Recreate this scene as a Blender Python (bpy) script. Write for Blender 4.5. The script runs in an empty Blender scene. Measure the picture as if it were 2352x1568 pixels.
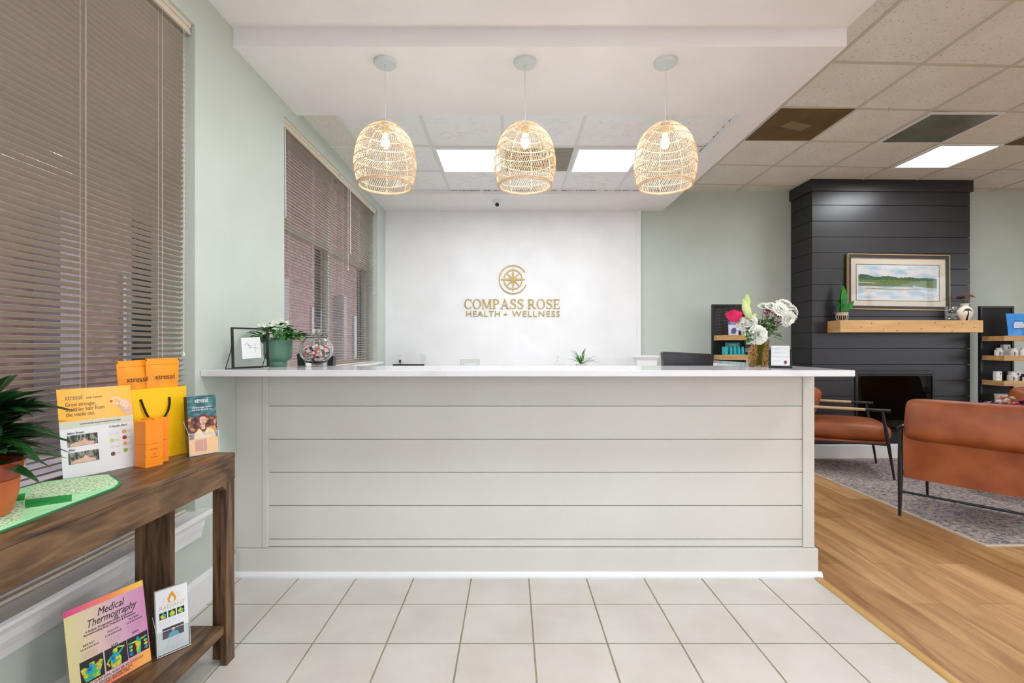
import bpy, bmesh, math, random
from mathutils import Vector, Matrix
random.seed(7)
S = bpy.context.scene
COL = S.collection
PI = math.pi
# ---------------------------------------------------------------- camera, world, exposure
cam_d = bpy.data.cameras.new('camera'); cam = bpy.data.objects.new('camera', cam_d); COL.objects.link(cam)
cam.location = (0, 0, 1.30); cam.rotation_euler = (math.radians(90), 0, 0)
cam_d.sensor_width = 36; cam_d.lens = 36*1115/2352; cam_d.shift_x = 2/2352; cam_d.shift_y = 10/2352
cam_d.clip_start = .05
S.camera = cam
S.view_settings.view_transform = 'Standard'; S.view_settings.look = 'None'
S.view_settings.exposure = -0.07; S.view_settings.gamma = 1; S.view_settings.use_curve_mapping = False
W = bpy.data.worlds.new('world'); S.world = W; W.use_nodes = True
W.node_tree.nodes['Background'].inputs[0].default_value = (.93, .95, 1.0, 1)
W.node_tree.nodes['Background'].inputs[1].default_value = 4.1
def area(name, loc, sx, sy, power, color=(1, .985, .96), rot=(0, 0, 0)):
    d = bpy.data.lights.new(name, 'AREA'); d.shape = 'RECTANGLE'; d.size = sx; d.size_y = sy
    d.energy = power; d.color = color
    o = bpy.data.objects.new(name, d); COL.objects.link(o); o.location = loc; o.rotation_euler = rot
    return o
# room lamps: panels of the ceiling (their diffusers are built further down at the same places)
PANELS = [(-.36, 4.46, 3.0, 38), (.87, 4.46, 3.0, 38), (4.38, 4.87, 3.205, 42),           # in view
          (-.45, 1.35, 3.06, 26), (.95, 1.35, 3.06, 26), (-.45, -.9, 3.06, 26), (.95, -.9, 3.06, 26),
          (3.1, 1.2, 3.205, 36), (5.9, 2.6, 3.205, 40), (3.1, -1.6, 3.205, 30)]
for i, (x, y, z, p) in enumerate(PANELS):
    area('ceiling_lamp', (x, y, z-.035), .52, .52, p*.62, (.90, .96, 1.0))
# sky light through the left windows and the added, unseen shop front and right window: portals only steer it
for (lx, ly, lz, sx_, sy_, rt) in ((2.9, -3.5, 1.55, 8.2, 2.7, (PI/2, 0, PI)), (7.6, 1.2, 1.6, 5.6, 2.2, (PI/2, 0, -PI/2)), (-1.74, 1.5, 1.66, 1.76, 2.4, (PI/2, 0, PI/2)), (-1.74, 4.47, 1.98, 2.3, 1.78, (PI/2, 0, PI/2))):
    o = area('window_portal', (lx, ly, lz), sx_, sy_, 1, rot=rt); o.data.cycles.is_portal = True
# ---------------------------------------------------------------- materials
def lin(c):
    r = []
    for v in c[:3]:
        v /= 255.; r.append(v/12.92 if v <= .04045 else ((v+.055)/1.055)**2.4)
    return (r[0], r[1], r[2], 1)
MC = {}
def mat(name, c, r=.5, m=0, c2=None, ns=5, nd=4, st=(1, 1, 1), lo=.35, hi=.65, bump=0, bs=None, bst=None, em=None, es=0,
        tr=0, ior=1.45, coat=0, spec=.5, kind='noise', sss=0):
    if name in MC: return MC[name]
    k = bpy.data.materials.new(name); k.use_nodes = True; MC[name] = k
    nt = k.node_tree; N = nt.nodes; L = nt.links; p = N['Principled BSDF']
    p.inputs['Base Color'].default_value = lin(c); p.inputs['Roughness'].default_value = r
    p.inputs['Metallic'].default_value = m; p.inputs['Transmission Weight'].default_value = tr
    p.inputs['IOR'].default_value = ior; p.inputs['Coat Weight'].default_value = coat
    p.inputs['Coat Roughness'].default_value = .1
    p.inputs['Specular IOR Level'].default_value = spec
    if em: p.inputs['Emission Color'].default_value = lin(em); p.inputs['Emission Strength'].default_value = es
    tc = N.new('ShaderNodeTexCoord')
    def noise(scale, stv, det=4):
        mp = N.new('ShaderNodeMapping'); mp.inputs['Scale'].default_value = stv; L.new(tc.outputs['Object'], mp.inputs[0])
        if kind == 'voronoi':
            n = N.new('ShaderNodeTexVoronoi'); n.inputs['Scale'].default_value = scale; L.new(mp.outputs[0], n.inputs['Vector']); return n.outputs['Distance']
        n = N.new('ShaderNodeTexNoise'); n.inputs['Scale'].default_value = scale; n.inputs['Detail'].default_value = det
        L.new(mp.outputs[0], n.inputs['Vector']); return n.outputs['Fac']
    if c2:
        f = noise(ns, st, nd); rp = N.new('ShaderNodeValToRGB'); rp.color_ramp.elements[0].position = lo; rp.color_ramp.elements[1].position = hi
        rp.color_ramp.elements[0].color = lin(c); rp.color_ramp.elements[1].color = lin(c2)
        L.new(f, rp.inputs[0]); L.new(rp.outputs[0], p.inputs['Base Color'])
    if bump:
        f = noise(bs or ns, bst or st); b = N.new('ShaderNodeBump'); b.inputs['Strength'].default_value = bump; b.inputs['Distance'].default_value = .01
        L.new(f, b.inputs['Height']); L.new(b.outputs[0], p.inputs['Normal'])
    return k
def ramp_mat(name, stops, axis=0, scale=1., off=0., r=.4, ns=0, amt=0, st=(1, 1, 1)):
    """colour ramp along one object axis, or (ns>0) along a noise: printed gradients"""
    if name in MC: return MC[name]
    k = bpy.data.materials.new(name); k.use_nodes = True; MC[name] = k
    N = k.node_tree.nodes; L = k.node_tree.links; p = N['Principled BSDF']; p.inputs['Roughness'].default_value = r
    tc = N.new('ShaderNodeTexCoord'); rp = N.new('ShaderNodeValToRGB'); el = rp.color_ramp.elements
    if ns:
        mp = N.new('ShaderNodeMapping'); mp.inputs['Scale'].default_value = st; L.new(tc.outputs['Object'], mp.inputs[0])
        n = N.new('ShaderNodeTexNoise'); n.inputs['Scale'].default_value = ns; n.inputs['Detail'].default_value = 3; L.new(mp.outputs[0], n.inputs['Vector']); src = n.outputs['Fac']
    else:
        sx = N.new('ShaderNodeSeparateXYZ'); L.new(tc.outputs['Object'], sx.inputs[0])
        ma = N.new('ShaderNodeMath'); ma.operation = 'MULTIPLY_ADD'; ma.inputs[1].default_value = scale; ma.inputs[2].default_value = off
        L.new(sx.outputs[axis], ma.inputs[0]); src = ma.outputs[0]
    while len(el) < len(stops): el.new(.5)
    for e, (pos, c) in zip(el, stops): e.position = pos; e.color = lin(c)
    L.new(src, rp.inputs[0]); L.new(rp.outputs[0], p.inputs['Base Color'])
    return k
def clear_mat(name, tint=(235, 240, 240), gloss=.08, rough=.02):
    """thin clear sheet: mostly see-through with a fresnel sheen"""
    if name in MC: return MC[name]
    k = bpy.data.materials.new(name); k.use_nodes = True; MC[name] = k
    N = k.node_tree.nodes; L = k.node_tree.links; N.remove(N['Principled BSDF'])
    t = N.new('ShaderNodeBsdfTransparent'); t.inputs[0].default_value = lin(tint)
    g = N.new('ShaderNodeBsdfGlossy'); g.inputs['Roughness'].default_value = rough
    fr = N.new('ShaderNodeLayerWeight'); fr.inputs[0].default_value = .5
    pw_ = N.new('ShaderNodeMath'); pw_.operation = 'POWER'; pw_.inputs[1].default_value = 4; L.new(fr.outputs['Facing'], pw_.inputs[0])
    ad = N.new('ShaderNodeMath'); ad.operation = 'MULTIPLY_ADD'; ad.inputs[1].default_value = .45; ad.inputs[2].default_value = gloss*.45; L.new(pw_.outputs[0], ad.inputs[0])
    mx = N.new('ShaderNodeMixShader'); L.new(ad.outputs[0], mx.inputs[0]); L.new(t.outputs[0], mx.inputs[1]); L.new(g.outputs[0], mx.inputs[2])
    L.new(mx.outputs[0], N['Material Output'].inputs[0]); return k
# ---------------------------------------------------------------- mesh building
def basis(u):
    u = Vector(u).normalized(); a = Vector((0, 0, 1)) if abs(u.z) < .9 else Vector((1, 0, 0))
    v = u.cross(a).normalized(); return v, u.cross(v).normalized()
class B:
    def __init__(s): s.v = []; s.f = []; s.m = []; s.mi = 0; s.T = None
    def add(s, vs, fs):
        o = len(s.v)
        s.v += [(s.T @ Vector(p)) if s.T else Vector(p) for p in vs]
        s.f += [[o+i for i in f] for f in fs]; s.m += [s.mi]*len(fs); return s
    def box(s, x0, x1, y0, y1, z0, z1, b=0):
        if b <= 0:
            vs = [(x, y, z) for x in (x0, x1) for y in (y0, y1) for z in (z0, z1)]
            return s.add(vs, [(0, 1, 3, 2), (4, 6, 7, 5), (0, 4, 5, 1), (2, 3, 7, 6), (0, 2, 6, 4), (1, 5, 7, 3)])
        bm = bmesh.new(); bmesh.ops.create_cube(bm, size=1)
        for q in bm.verts: q.co = Vector(((x0+x1)/2+q.co.x*(x1-x0), (y0+y1)/2+q.co.y*(y1-y0), (z0+z1)/2+q.co.z*(z1-z0)))
        bmesh.ops.bevel(bm, geom=bm.edges[:], offset=b, segments=2, affect='EDGES', profile=.5)
        bm.verts.index_update(); s.add([q.co[:] for q in bm.verts], [[q.index for q in f.verts] for f in bm.faces]); bm.free(); return s
    def prism(s, pts, h0, h1, ax='z'):
        n = len(pts)
        def P(p, h): return (p[0], p[1], h) if ax == 'z' else ((p[0], h, p[1]) if ax == 'y' else (h, p[0], p[1]))
        return s.add([P(p, h0) for p in pts]+[P(p, h1) for p in pts],
                     [list(range(n))[::-1], list(range(n, 2*n))]+[(i, (i+1) % n, n+(i+1) % n, n+i) for i in range(n)])
    def tube(s, pts, r, n=8, cap=True, closed=False):
        pts = [Vector(p) for p in pts]; k = len(pts); R = r if isinstance(r, (list, tuple)) else [r]*k
        vs = []; fs = []; pv = None
        for i, p in enumerate(pts):
            a = pts[(i-1) % k] if closed else pts[max(i-1, 0)]; c = pts[(i+1) % k] if closed else pts[min(i+1, k-1)]
            d = (c-a).normalized() if (c-a).length > 1e-9 else Vector((0, 0, 1))
            if pv is None: pv, _ = basis(d)
            pv = pv-d*pv.dot(d)
            if pv.length < 1e-6: pv, _ = basis(d)
            pv.normalize(); w = d.cross(pv)
            for j in range(n):
                t = 2*PI*j/n; vs.append(p+(pv*math.cos(t)+w*math.sin(t))*R[i])
        for i in range(k if closed else k-1):
            for j in range(n):
                a = i*n+j; b = i*n+(j+1) % n; i2 = (i+1) % k
                fs.append((a, b, i2*n+(j+1) % n, i2*n+j))
        if cap and not closed: fs += [list(range(n))[::-1], [(k-1)*n+j for j in range(n)]]
        return s.add(vs, fs)
    def lathe(s, prof, c=(0, 0, 0), n=32, cap=True, rf=None):
        vs = []; fs = []; k = len(prof)
        for (r, z) in prof:
            for j in range(n):
                t = 2*PI*j/n; q = r*(rf(t, z) if rf else 1); vs.append((c[0]+q*math.cos(t), c[1]+q*math.sin(t), c[2]+z))
        for i in range(k-1):
            for j in range(n): fs.append((i*n+j, i*n+(j+1) % n, (i+1)*n+(j+1) % n, (i+1)*n+j))
        if cap: fs += [list(range(n))[::-1], [(k-1)*n+j for j in range(n)]]
        return s.add(vs, fs)
    def cyl(s, x, y, z0, z1, r, n=24): return s.lathe([(r, z0), (r, z1)], (x, y, 0), n)
    def puff(s, c, w, d, h, e=.35, n=28, k=16, bulge=0):
        """cushion: superellipsoid"""
        vs = []; fs = []
        def pw(v, q): return math.copysign(abs(v)**q, v)
        for i in range(k+1):
            a = -PI/2+PI*i/k
            for j in range(n):
                t = 2*PI*j/n; ca = pw(math.cos(a), e*1.3)
                x = ca*pw(math.cos(t), e); y = ca*pw(math.sin(t), e); z = pw(math.sin(a), .75)
                vs.append((c[0]+x*w/2, c[1]+y*d/2, c[2]+z*h/2*(1+bulge*(1-x*x)*(1-y*y))))
        for i in range(k):
            for j in range(n): fs.append((i*n+j, i*n+(j+1) % n, (i+1)*n+(j+1) % n, (i+1)*n+j))
        return s.add(vs, fs)
    def ball(s, c, r, n=10, k=6, sz=1.):
        prof = [(max(1e-4, r*math.cos(-PI/2+PI*i/k)), r*sz*math.sin(-PI/2+PI*i/k)) for i in range(k+1)]
        return s.lathe(prof, c, n, False)
    def leaf(s, base, d, L, w, droop=.3, fold=.15, n=7, up=(0, 0, 1), tip=1., rt=.93):
        base = Vector(base); d = Vector(d).normalized(); up = Vector(up)
        side = d.cross(up); side = side.normalized() if side.length > 1e-3 else Vector((1, 0, 0))
        vs = []; fs = []
        for i in range(n+1):
            t = i/n; p = base+d*L*t-up*droop*L*t*t
            ww = w/2*max(0, math.sin(PI*min(1, t*rt+.07)))**tip+.0004; nn = side.cross(d)
            vs += [p-side*ww+nn*ww*fold*2, p-nn*.0006*0, p+side*ww+nn*ww*fold*2]
        for i in range(n):
            a = i*3; fs += [(a, a+1, a+4, a+3), (a+1, a+2, a+5, a+4)]
        return s.add(vs, fs)
    def build(s, name, m, parent=None, smooth=False, loc=None, solid=0):
        me = bpy.data.meshes.new(name); me.from_pydata([tuple(v) for v in s.v], [], s.f); me.validate()
        ms = m if isinstance(m, (list, tuple)) else [m]
        for q in ms: me.materials.append(q)
        if len(ms) > 1 and len(me.polygons) == len(s.m): me.polygons.foreach_set('material_index', s.m)
        bm = bmesh.new(); bm.from_mesh(me); bmesh.ops.recalc_face_normals(bm, faces=bm.faces); bm.to_mesh(me); bm.free()
        if smooth:
            me.polygons.foreach_set('use_smooth', [True]*len(me.polygons))
            if smooth != 'all':
                try: me.set_sharp_from_angle(angle=math.radians(40))
                except Exception: pass
        o = bpy.data.objects.new(name, me); COL.objects.link(o)
        if parent: o.parent = parent
        if loc: o.location = loc
        if solid:
            q = o.modifiers.new('thickness', 'SOLIDIFY'); q.thickness = solid; q.offset = 0
        return o
def thing(name, label, cat, loc=(0, 0, 0), rz=0, group=None, M=None):
    o = bpy.data.objects.new(name, None); COL.objects.link(o); o.empty_display_size = .05
    if M is not None: o.matrix_basis = M
    else: o.location = loc; o.rotation_euler = (0, 0, rz)
    tag(o, label, cat, group); return o
def tag(o, label, cat, group=None, kind=None):
    o['label'] = label; o['category'] = cat
    if group: o['group'] = group
    if kind: o['kind'] = kind
    return o
def struct(o): o['kind'] = 'structure'; return o
def copy_tree(o, parent=None):
    c = o.copy(); COL.objects.link(c)
    if parent: c.parent = parent
    for ch in list(o.children): copy_tree(ch, c)
    return c
def plane_M(bl, br, lean=(0, 0, 1)):
    """frame of an upright sheet: x along its foot, y up the sheet, z out of its face"""
    o = Vector(bl); u = (Vector(br)-o).normalized(); v = Vector(lean); v = (v-u*v.dot(u)).normalized(); n = u.cross(v)
    return Matrix(((u.x, v.x, n.x, o.x), (u.y, v.y, n.y, o.y), (u.z, v.z, n.z, o.z), (0, 0, 0, 1)))
def text(s, size, m, parent, loc, name='lettering', ext=.0004, M=None, align='LEFT', sp=1., sx=1., shear=0, off=0, width=None):
    c = bpy.data.curves.new('t', 'FONT'); c.body = s; c.size = size; c.extrude = ext; c.align_x = align
    c.space_character = sp; c.shear = shear; c.offset = off; c.resolution_u = 3
    t = bpy.data.objects.new('t', c); COL.objects.link(t)
    me = bpy.data.meshes.new_from_object(t); bpy.data.objects.remove(t); bpy.data.curves.remove(c)
    if width:
        xs = [v.co.x for v in me.vertices]
        if xs: sx = width/(max(xs)-min(xs))
    R = (M or Matrix.Identity(4))
    for v in me.vertices: v.co = R @ Vector((v.co.x*sx, v.co.y, v.co.z))
    me.materials.clear(); me.materials.append(m)
    o = bpy.data.objects.new(name, me); COL.objects.link(o); o.parent = parent; o.location = loc; return o
# ---- palette
white = mat('white_paint', (232, 231, 228), .45, c2=(226, 224, 219), ns=3)
gloss_white = mat('white_trim_paint', (236, 236, 236), .3)
sage = mat('sage_paint', (200, 209, 199), .6, c2=(194, 203, 193), ns=2, bump=.02, bs=180)
plaster = mat('white_wall_paint', (240, 239, 240), .55, c2=(234, 233, 233), ns=3)
soffit_m = mat('soffit_paint', (247, 244, 244), .6, c2=(243, 240, 240), ns=2)
desk_m = mat('warm_white_paint', (214, 212, 205), .42, c2=(210, 207, 200), ns=2)
quartz = mat('veined_quartz', (224, 223, 226), .14, c2=(204, 202, 204), ns=2.2, nd=8, lo=.60, hi=.72, coat=.3)
black_m = mat('black_metal', (24, 23, 23), .4)
black_plastic = mat('black_plastic', (28, 27, 29), .45)
brass = mat('brushed_brass', (178, 154, 92), .38, .55)
paper = mat('white_paper', (224, 225, 226), .4)
ink = mat('dark_ink', (50, 46, 44), .5)
white_ink = mat('white_ink', (240, 238, 232), .5)
glass_clear = mat('clear_glass', (250, 252, 252), .0, tr=1, ior=1.35)
acrylic = clear_mat('clear_acrylic', (248, 250, 250), .10)
green1 = mat('leaf_green', (38, 96, 36), .4, c2=(72, 140, 48), ns=14)
green_dark = mat('dark_leaf_green', (18, 48, 22), .3, c2=(44, 92, 40), ns=6, st=(1, 1, 1))
green_lt = mat('pale_bud_green', (186, 208, 110), .4, c2=(214, 228, 160), ns=12)
petal_w = mat('white_petals', (245, 244, 236), .6)
petal_p = mat('pink_petals', (226, 26, 92), .5, c2=(196, 12, 70), ns=20)
# ================================================================ ROOM SHELL
XL = -1.549; ZC = 3.22; ZL = 3.068; ZS = 2.966; XS = 1.87; YW = 6.017; YB = -3.5; XR = 7.6
# tile floor
def tile_floor():
    g = mat('grout', (168, 160, 140), .8, c2=(146, 138, 116), ns=9)
    t = mat('ceramic_tile', (216, 212, 207), .32, c2=(203, 197, 190), ns=3.5, nd=6, lo=.3, hi=.7, bump=.08, bs=40)
    f = B(); f.box(XL, 1.70, YB, YW, -.05, -.003); f.mi = 1
    P = .322; g2 = .0035
    x0 = -1.1895; y0 = 2.445
    for i in range(-2, 10):
        for j in range(-20, 2):
            a, b = max(XL, x0+i*P+g2), min(1.698, x0+(i+1)*P-g2); c, d = y0+j*P+g2, y0+(j+1)*P-g2
            c = max(c, YB)
            if a < b-.01 and c < d-.01: f.box(a, b, c, d, -.003, 0, .0012)
    f.box(XL, 1.698, y0+2*P+.004, YW, -.003, 0)
    return struct(f.build('floor', [g, t]))
tile_floor()
def wood_floor_mat():
    k = bpy.data.materials.new('oak_planks'); k.use_nodes = True; N = k.node_tree.nodes; L = k.node_tree.links; p = N['Principled BSDF']
    p.inputs['Roughness'].default_value = .38
    tc = N.new('ShaderNodeTexCoord'); mp = N.new('ShaderNodeMapping'); mp.inputs['Rotation'].default_value = (0, 0, PI/2); L.new(tc.outputs['Object'], mp.inputs[0])
    br = N.new('ShaderNodeTexBrick'); L.new(mp.outputs[0], br.inputs['Vector']); br.inputs['Scale'].default_value = 1
    br.inputs['Brick Width'].default_value = 1.22; br.inputs['Row Height'].default_value = .18; br.inputs['Mortar Size'].default_value = .0012
    br.offset = .37; br.inputs['Color1'].default_value = lin((212, 170, 118)); br.inputs['Color2'].default_value = lin((172, 128, 80)); br.inputs['Mortar'].default_value = lin((120, 84, 48))
    m2 = N.new('ShaderNodeMapping'); m2.inputs['Scale'].default_value = (6, .8, 1); L.new(tc.outputs['Object'], m2.inputs[0])
    n = N.new('ShaderNodeTexNoise'); n.inputs['Scale'].default_value = 1.5; n.inputs['Detail'].default_value = 9; n.inputs['Distortion'].default_value = 1.5; L.new(m2.outputs[0], n.inputs['Vector'])
    rp = N.new('ShaderNodeValToRGB'); rp.color_ramp.elements[0].position = .3; rp.color_ramp.elements[1].position = .62
    rp.color_ramp.elements[0].color = lin((176, 144, 116)); rp.color_ramp.elements[1].color = (1, 1, 1, 1); L.new(n.outputs['Fac'], rp.inputs[0])
    mx = N.new('ShaderNodeMixRGB'); mx.blend_type = 'MULTIPLY'; mx.inputs[0].default_value = .65; L.new(br.outputs['Color'], mx.inputs[1]); L.new(rp.outputs[0], mx.inputs[2])
    L.new(mx.outputs[0], p.inputs['Base Color'])
    b = N.new('ShaderNodeBump'); b.inputs['Strength'].default_value = .12; b.inputs['Distance'].default_value = .01; L.new(n.outputs['Fac'], b.inputs['Height']); L.new(b.outputs[0], p.inputs['Normal'])
    return k
oak = wood_floor_mat()
struct(B().box(1.70, XR, YB, YW, -.05, .004).build('floor', oak))
oak_trim = mat('oak_trim', (206, 166, 104), .4, c2=(186, 142, 84), ns=3, st=(6, 1, 1))
t = B(); t.T = None; t.prism([(1.69, 0), (1.735, 0), (1.735, .006), (1.722, .011), (1.703, .011), (1.693, .007)], YB, 2.70, 'y')
struct(t.build('trim_1', oak_trim))
# left wall with two window openings
W1 = (.62, 2.379, .46, 2.87); W2 = (3.315, 5.62, 1.085, 2.87); XO = -1.76
w = B()
w.box(XO, XL, YB, W1[0], 0, ZC); w.box(XO, XL, W1[0], W1[1], 0, W1[2]); w.box(XO, XL, W1[0], W1[1], W1[3], ZC)
w.box(XO, XL, W1[1], W2[0], 0, ZC); w.box(XO, XL, W2[0], W2[1], 0, W2[2]); w.box(XO, XL, W2[0], W2[1], W2[3], ZC)
w.box(XO, XL, W2[1], YW+.15, 0, ZC)
struct(w.build('wall_left', sage))
struct(B().box(XL, XR, YW, YW+.15, 0, ZC).build('wall_back', sage))
o = B().box(XL, 1.556, 5.985, YW, 0, ZS); struct(o.build('wall_back', plaster))
o = B().box(1.545, 1.600, 5.972, YW, 0, ZS, .004); struct(o.build('trim_2', gloss_white))
w = B(); w.box(XR, XR+.15, YB, -1.6, 0, ZC); w.box(XR, XR+.15, 4.0, YW+.15, 0, ZC); w.box(XR, XR+.15, -1.6, 4.0, 0, .5); w.box(XR, XR+.15, -1.6, 4.0, 2.7, ZC)
struct(w.build('wall_right', sage))
w = B(); w.box(XO, -1.2, YB-.15, YB, 0, ZC); w.box(7.0, XR+.15, YB-.15, YB, 0, ZC); w.box(-1.2, 7.0, YB-.15, YB, 0, .2); w.box(-1.2, 7.0, YB-.15, YB, 2.9, ZC)
struct(w.build('wall_front', sage))
def added_glazing(n, ax, a0, a1, z0, z1, k):
    f = B(); g_ = B()
    for i in range(k+1):
        p = a0+(a1-a0)*i/k
        if ax == 'x': f.box(p-.03, p+.03, YB-.10, YB-.04, z0, z1)
        else: f.box(XR+.04, XR+.10, p-.03, p+.03, z0, z1)
    for z_ in (z0, z1-.06):
        if ax == 'x': f.box(a0, a1, YB-.10, YB-.04, z_, z_+.06)
        else: f.box(XR+.04, XR+.10, a0, a1, z_, z_+.06)
    o_ = struct(f.build('window_%d' % n, alu))  # window put in out of view to let more sky light in
    if ax == 'x': g_.box(a0, a1, YB-.073, YB-.067, z0, z1)
    else: g_.box(XR+.067, XR+.073, a0, a1, z0, z1)
    g_.build('pane', pane_m, o_)
# baseboards
def baseboard(name, x0, x1, y0, y1, ax):
    b = B()
    if ax == 'y': b.prism([(x0, 0), (x1, 0), (x1, .135), (x0+(x1-x0)*.4, .158), (x0, .158)], y0, y1, 'y')
    else: b.prism([(y0, 0), (y1, 0), (y1, .158), (y0+(y1-y0)*.6, .158), (y0, .135)], x0, x1, 'x')
    return struct(b.build(name, gloss_white))
baseboard('baseboard_left', XL, XL+.016, YB, 2.70, 'y')
baseboard('baseboard_back', 1.62, 3.44, YW-.016, YW, 'x')
baseboard('baseboard_back', 5.45, XR, YW-.016, YW, 'x')
# main suspended ceiling
def acoustic():
    k = mat('acoustic_tile', (236, 233, 225), .9, c2=(229, 225, 216), ns=3)
    N = k.node_tree.nodes; L = k.node_tree.links; p = N['Principled BSDF']
    tc = N.new('ShaderNodeTexCoord'); mp = N.new('ShaderNodeMapping'); mp.inputs['Scale'].default_value = (70, 24, 1); L.new(tc.outputs['Object'], mp.inputs[0])
    mp.inputs['Rotation'].default_value = (0, 0, .5)
    n = N.new('ShaderNodeTexNoise'); n.inputs['Scale'].default_value = 1.6; n.inputs['Detail'].default_value = 3; L.new(mp.outputs[0], n.inputs['Vector'])
    r = N.new('ShaderNodeValToRGB'); r.color_ramp.elements[0].position = .30; r.color_ramp.elements[1].position = .37
    r.color_ramp.elements[0].color = lin((128, 114, 98)); r.color_ramp.elements[1].color = (1, 1, 1, 1); L.new(n.outputs['Fac'], r.inputs[0])
    src = p.inputs['Base Color'].links[0].from_socket; mx = N.new('ShaderNodeMixRGB'); mx.blend_type = 'MULTIPLY'; mx.inputs[0].default_value = .75
    L.new(src, mx.inputs[1]); L.new(r.outputs[0], mx.inputs[2]); L.new(mx.outputs[0], p.inputs['Base Color'])
    return k
acou = acoustic()
struct(B().box(XS, XR, YB, YW, ZC, ZC+.1).build('ceiling', acou))
bar_m = mat('ceiling_grid_metal', (206, 200, 184), .5)
SK = .0415
def yrow(k, x): return 3.925+.62*k+SK*(x-2.79)
g = B(); hw = .012
for i in range(0, 9):
    x = 2.164+.632*i
    g.box(x-hw, x+hw, YB, YW, ZC-.006, ZC)
for k in range(-12, 4):
    x0, x1 = XS, XR
    a, b = yrow(k, x0), yrow(k, x1)
    if a > YW: continue
    g.prism([(x0, a-hw), (x1, min(b-hw, YW)), (x1, min(b+hw, YW+.0)), (x0, a+hw)], ZC-.0055, ZC)
struct(g.build('trim_3', bar_m))
# lowered smooth ceiling in front, beam over the desk, recess frame
struct(B().box(XL, XS, YB, 2.704, ZL, ZC).build('ceiling', soffit_m))
struct(B().box(XL, XS, 2.704, 3.51, ZS, ZC).build('ceiling', soffit_m))
struct(B().box(1.704, XS, 3.51, YW, ZS, ZC).build('ceiling', soffit_m))
struct(B().box(XL, 1.704, 5.344, YW, ZS, ZC).build('ceiling', soffit_m))
ZT = 3.011
tin = mat('embossed_tin_tile', (246, 246, 248), .28, kind='voronoi', bump=.9, bs=9)
pl_tile = mat('plain_ceiling_tile', (236, 233, 224), .85, c2=(222, 218, 208), ns=60)
# tin relief: wavy raised scrolls modelled as tubes on the tiles
tb = B(); tb.box(-1.289, 1.704, 3.51, 5.344, ZT, ZT+.05)
for i in range(5):
    for j in range(3):
        cx = -.984+.61*i; cy = 3.87+.59*j
        if j == 1 and i in (1, 2, 3): continue
        for q in range(15):
            a0 = random.uniform(0, 6.28); ox = cx+random.uniform(-.22, .22); oy = cy+random.uniform(-.2, .2); rr = random.uniform(.02, .11); bend = random.choice((-1, 1))
            pts = []
            for s_ in range(12):
                a = a0+bend*s_*.40; r_ = rr*(1-.085*s_)*(1 if s_ < 8 else 1.1)
                px = min(max(ox+r_*math.cos(a), cx-.29), cx+.29); py = min(max(oy+r_*math.sin(a), cy-.27), cy+.27)
                if cx+.29 > 1.69: px = min(px, 1.69)
                pts.append((px, py, ZT))
            tb.tube(pts, [.0010+.0034*math.sin(PI*(k_+.5)/12) for k_ in range(12)], 5)
struct(tb.build('ceiling', tin, smooth=True))
struct(B().box(XL, -1.289, 3.51, 5.344, ZT, ZT+.05).build('ceiling', pl_tile))
g = B()
for x in (-1.289, -.679, -.069, .555, 1.165): g.box(x-.012, x+.012, 3.51, 5.344, ZT-.005, ZT-.0005)
for y in (4.165, 4.755): g.box(XL, 1.704, y-.012, y+.012, ZT-.0055, ZT-.0005)
g.box(1.66, 1.704, 3.51, 5.344, ZT-.006, ZT-.0005)
struct(g.build('trim_4', mat('white_grid_metal', (232, 232, 230), .4)))
g = B(); random.seed(3)
def dashes(p0, p1, n, gap=.45):
    for i in range(n):
        if random.random() < gap: continue
        t0 = i/n; t1 = (i+random.uniform(.4, 1))/n
        a = Vector(p0).lerp(Vector(p1), t0); b = Vector(p0).lerp(Vector(p1), t1); h = random.uniform(.0015, .005)
        g.box(min(a.x, b.x)-(h if abs(a.x-b.x) < 1e-4 else 0), max(a.x, b.x)+1e-4, min(a.y, b.y)-(h if abs(a.y-b.y) < 1e-4 else 0), max(a.y, b.y)+1e-4, ZT-.008, ZT-.0055)
dashes((-.69, 5.335, 0), (1.65, 5.335, 0), 60); dashes((1.655, 3.52, 0), (1.655, 5.3, 0), 50, .35); dashes((1.25, 4.155, 0), (1.65, 4.155, 0), 9, .2)
struct(g.build('gap_shade', mat('gap_shadow_dark', (30, 28, 26), .9)))  # dark strips stand in for the shade inside the tile gaps
struct(B().box(-.058, .543, 4.178, 4.743, ZT-.004, ZT-.0002).build('ceiling', mat('ribbed_grey_tile', (168, 162, 146), .7, c2=(138, 132, 116), ns=30, st=(.2, 4, 1))))
# ceiling lights
lamp_on = mat('lit_diffuser', (255, 255, 255), .5, em=(255, 253, 250), es=3.2)
def panel(x0, x1, y0, y1, z, label, m, group='flat ceiling light panels', name='ceiling_light'):
    t_ = thing(name, label, 'ceiling light', ((x0+x1)/2, (y0+y1)/2, z), 0, group)
    a, b = (x1-x0)/2, (y1-y0)/2
    f = B()
    f.box(-a, a, -b, -b+.022, -.012, .0); f.box(-a, a, b-.022, b, -.012, .0); f.box(-a, -a+.022, -b+.022, b-.022, -.012, .0); f.box(a-.022, a, -b+.022, b-.022, -.012, .0)
    f.build('frame', gloss_white, t_); B().box(-a+.02, a-.02, -b+.02, b-.02, -.007, -.002).build('diffuser', m, t_)
    return t_
panel(-.668, -.080, 4.175, 4.745, ZT-.006, 'lit square ceiling panel between left and middle pendant lamps', lamp_on)
panel(.568, 1.154, 4.175, 4.745, ZT-.006, 'lit square ceiling panel between middle and right pendant lamps', lamp_on)
panel(4.075, 4.675, 4.605, 5.205, ZC-.006, 'lit square ceiling panel in the beige tiles near the dark fireplace', lamp_on)
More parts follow.
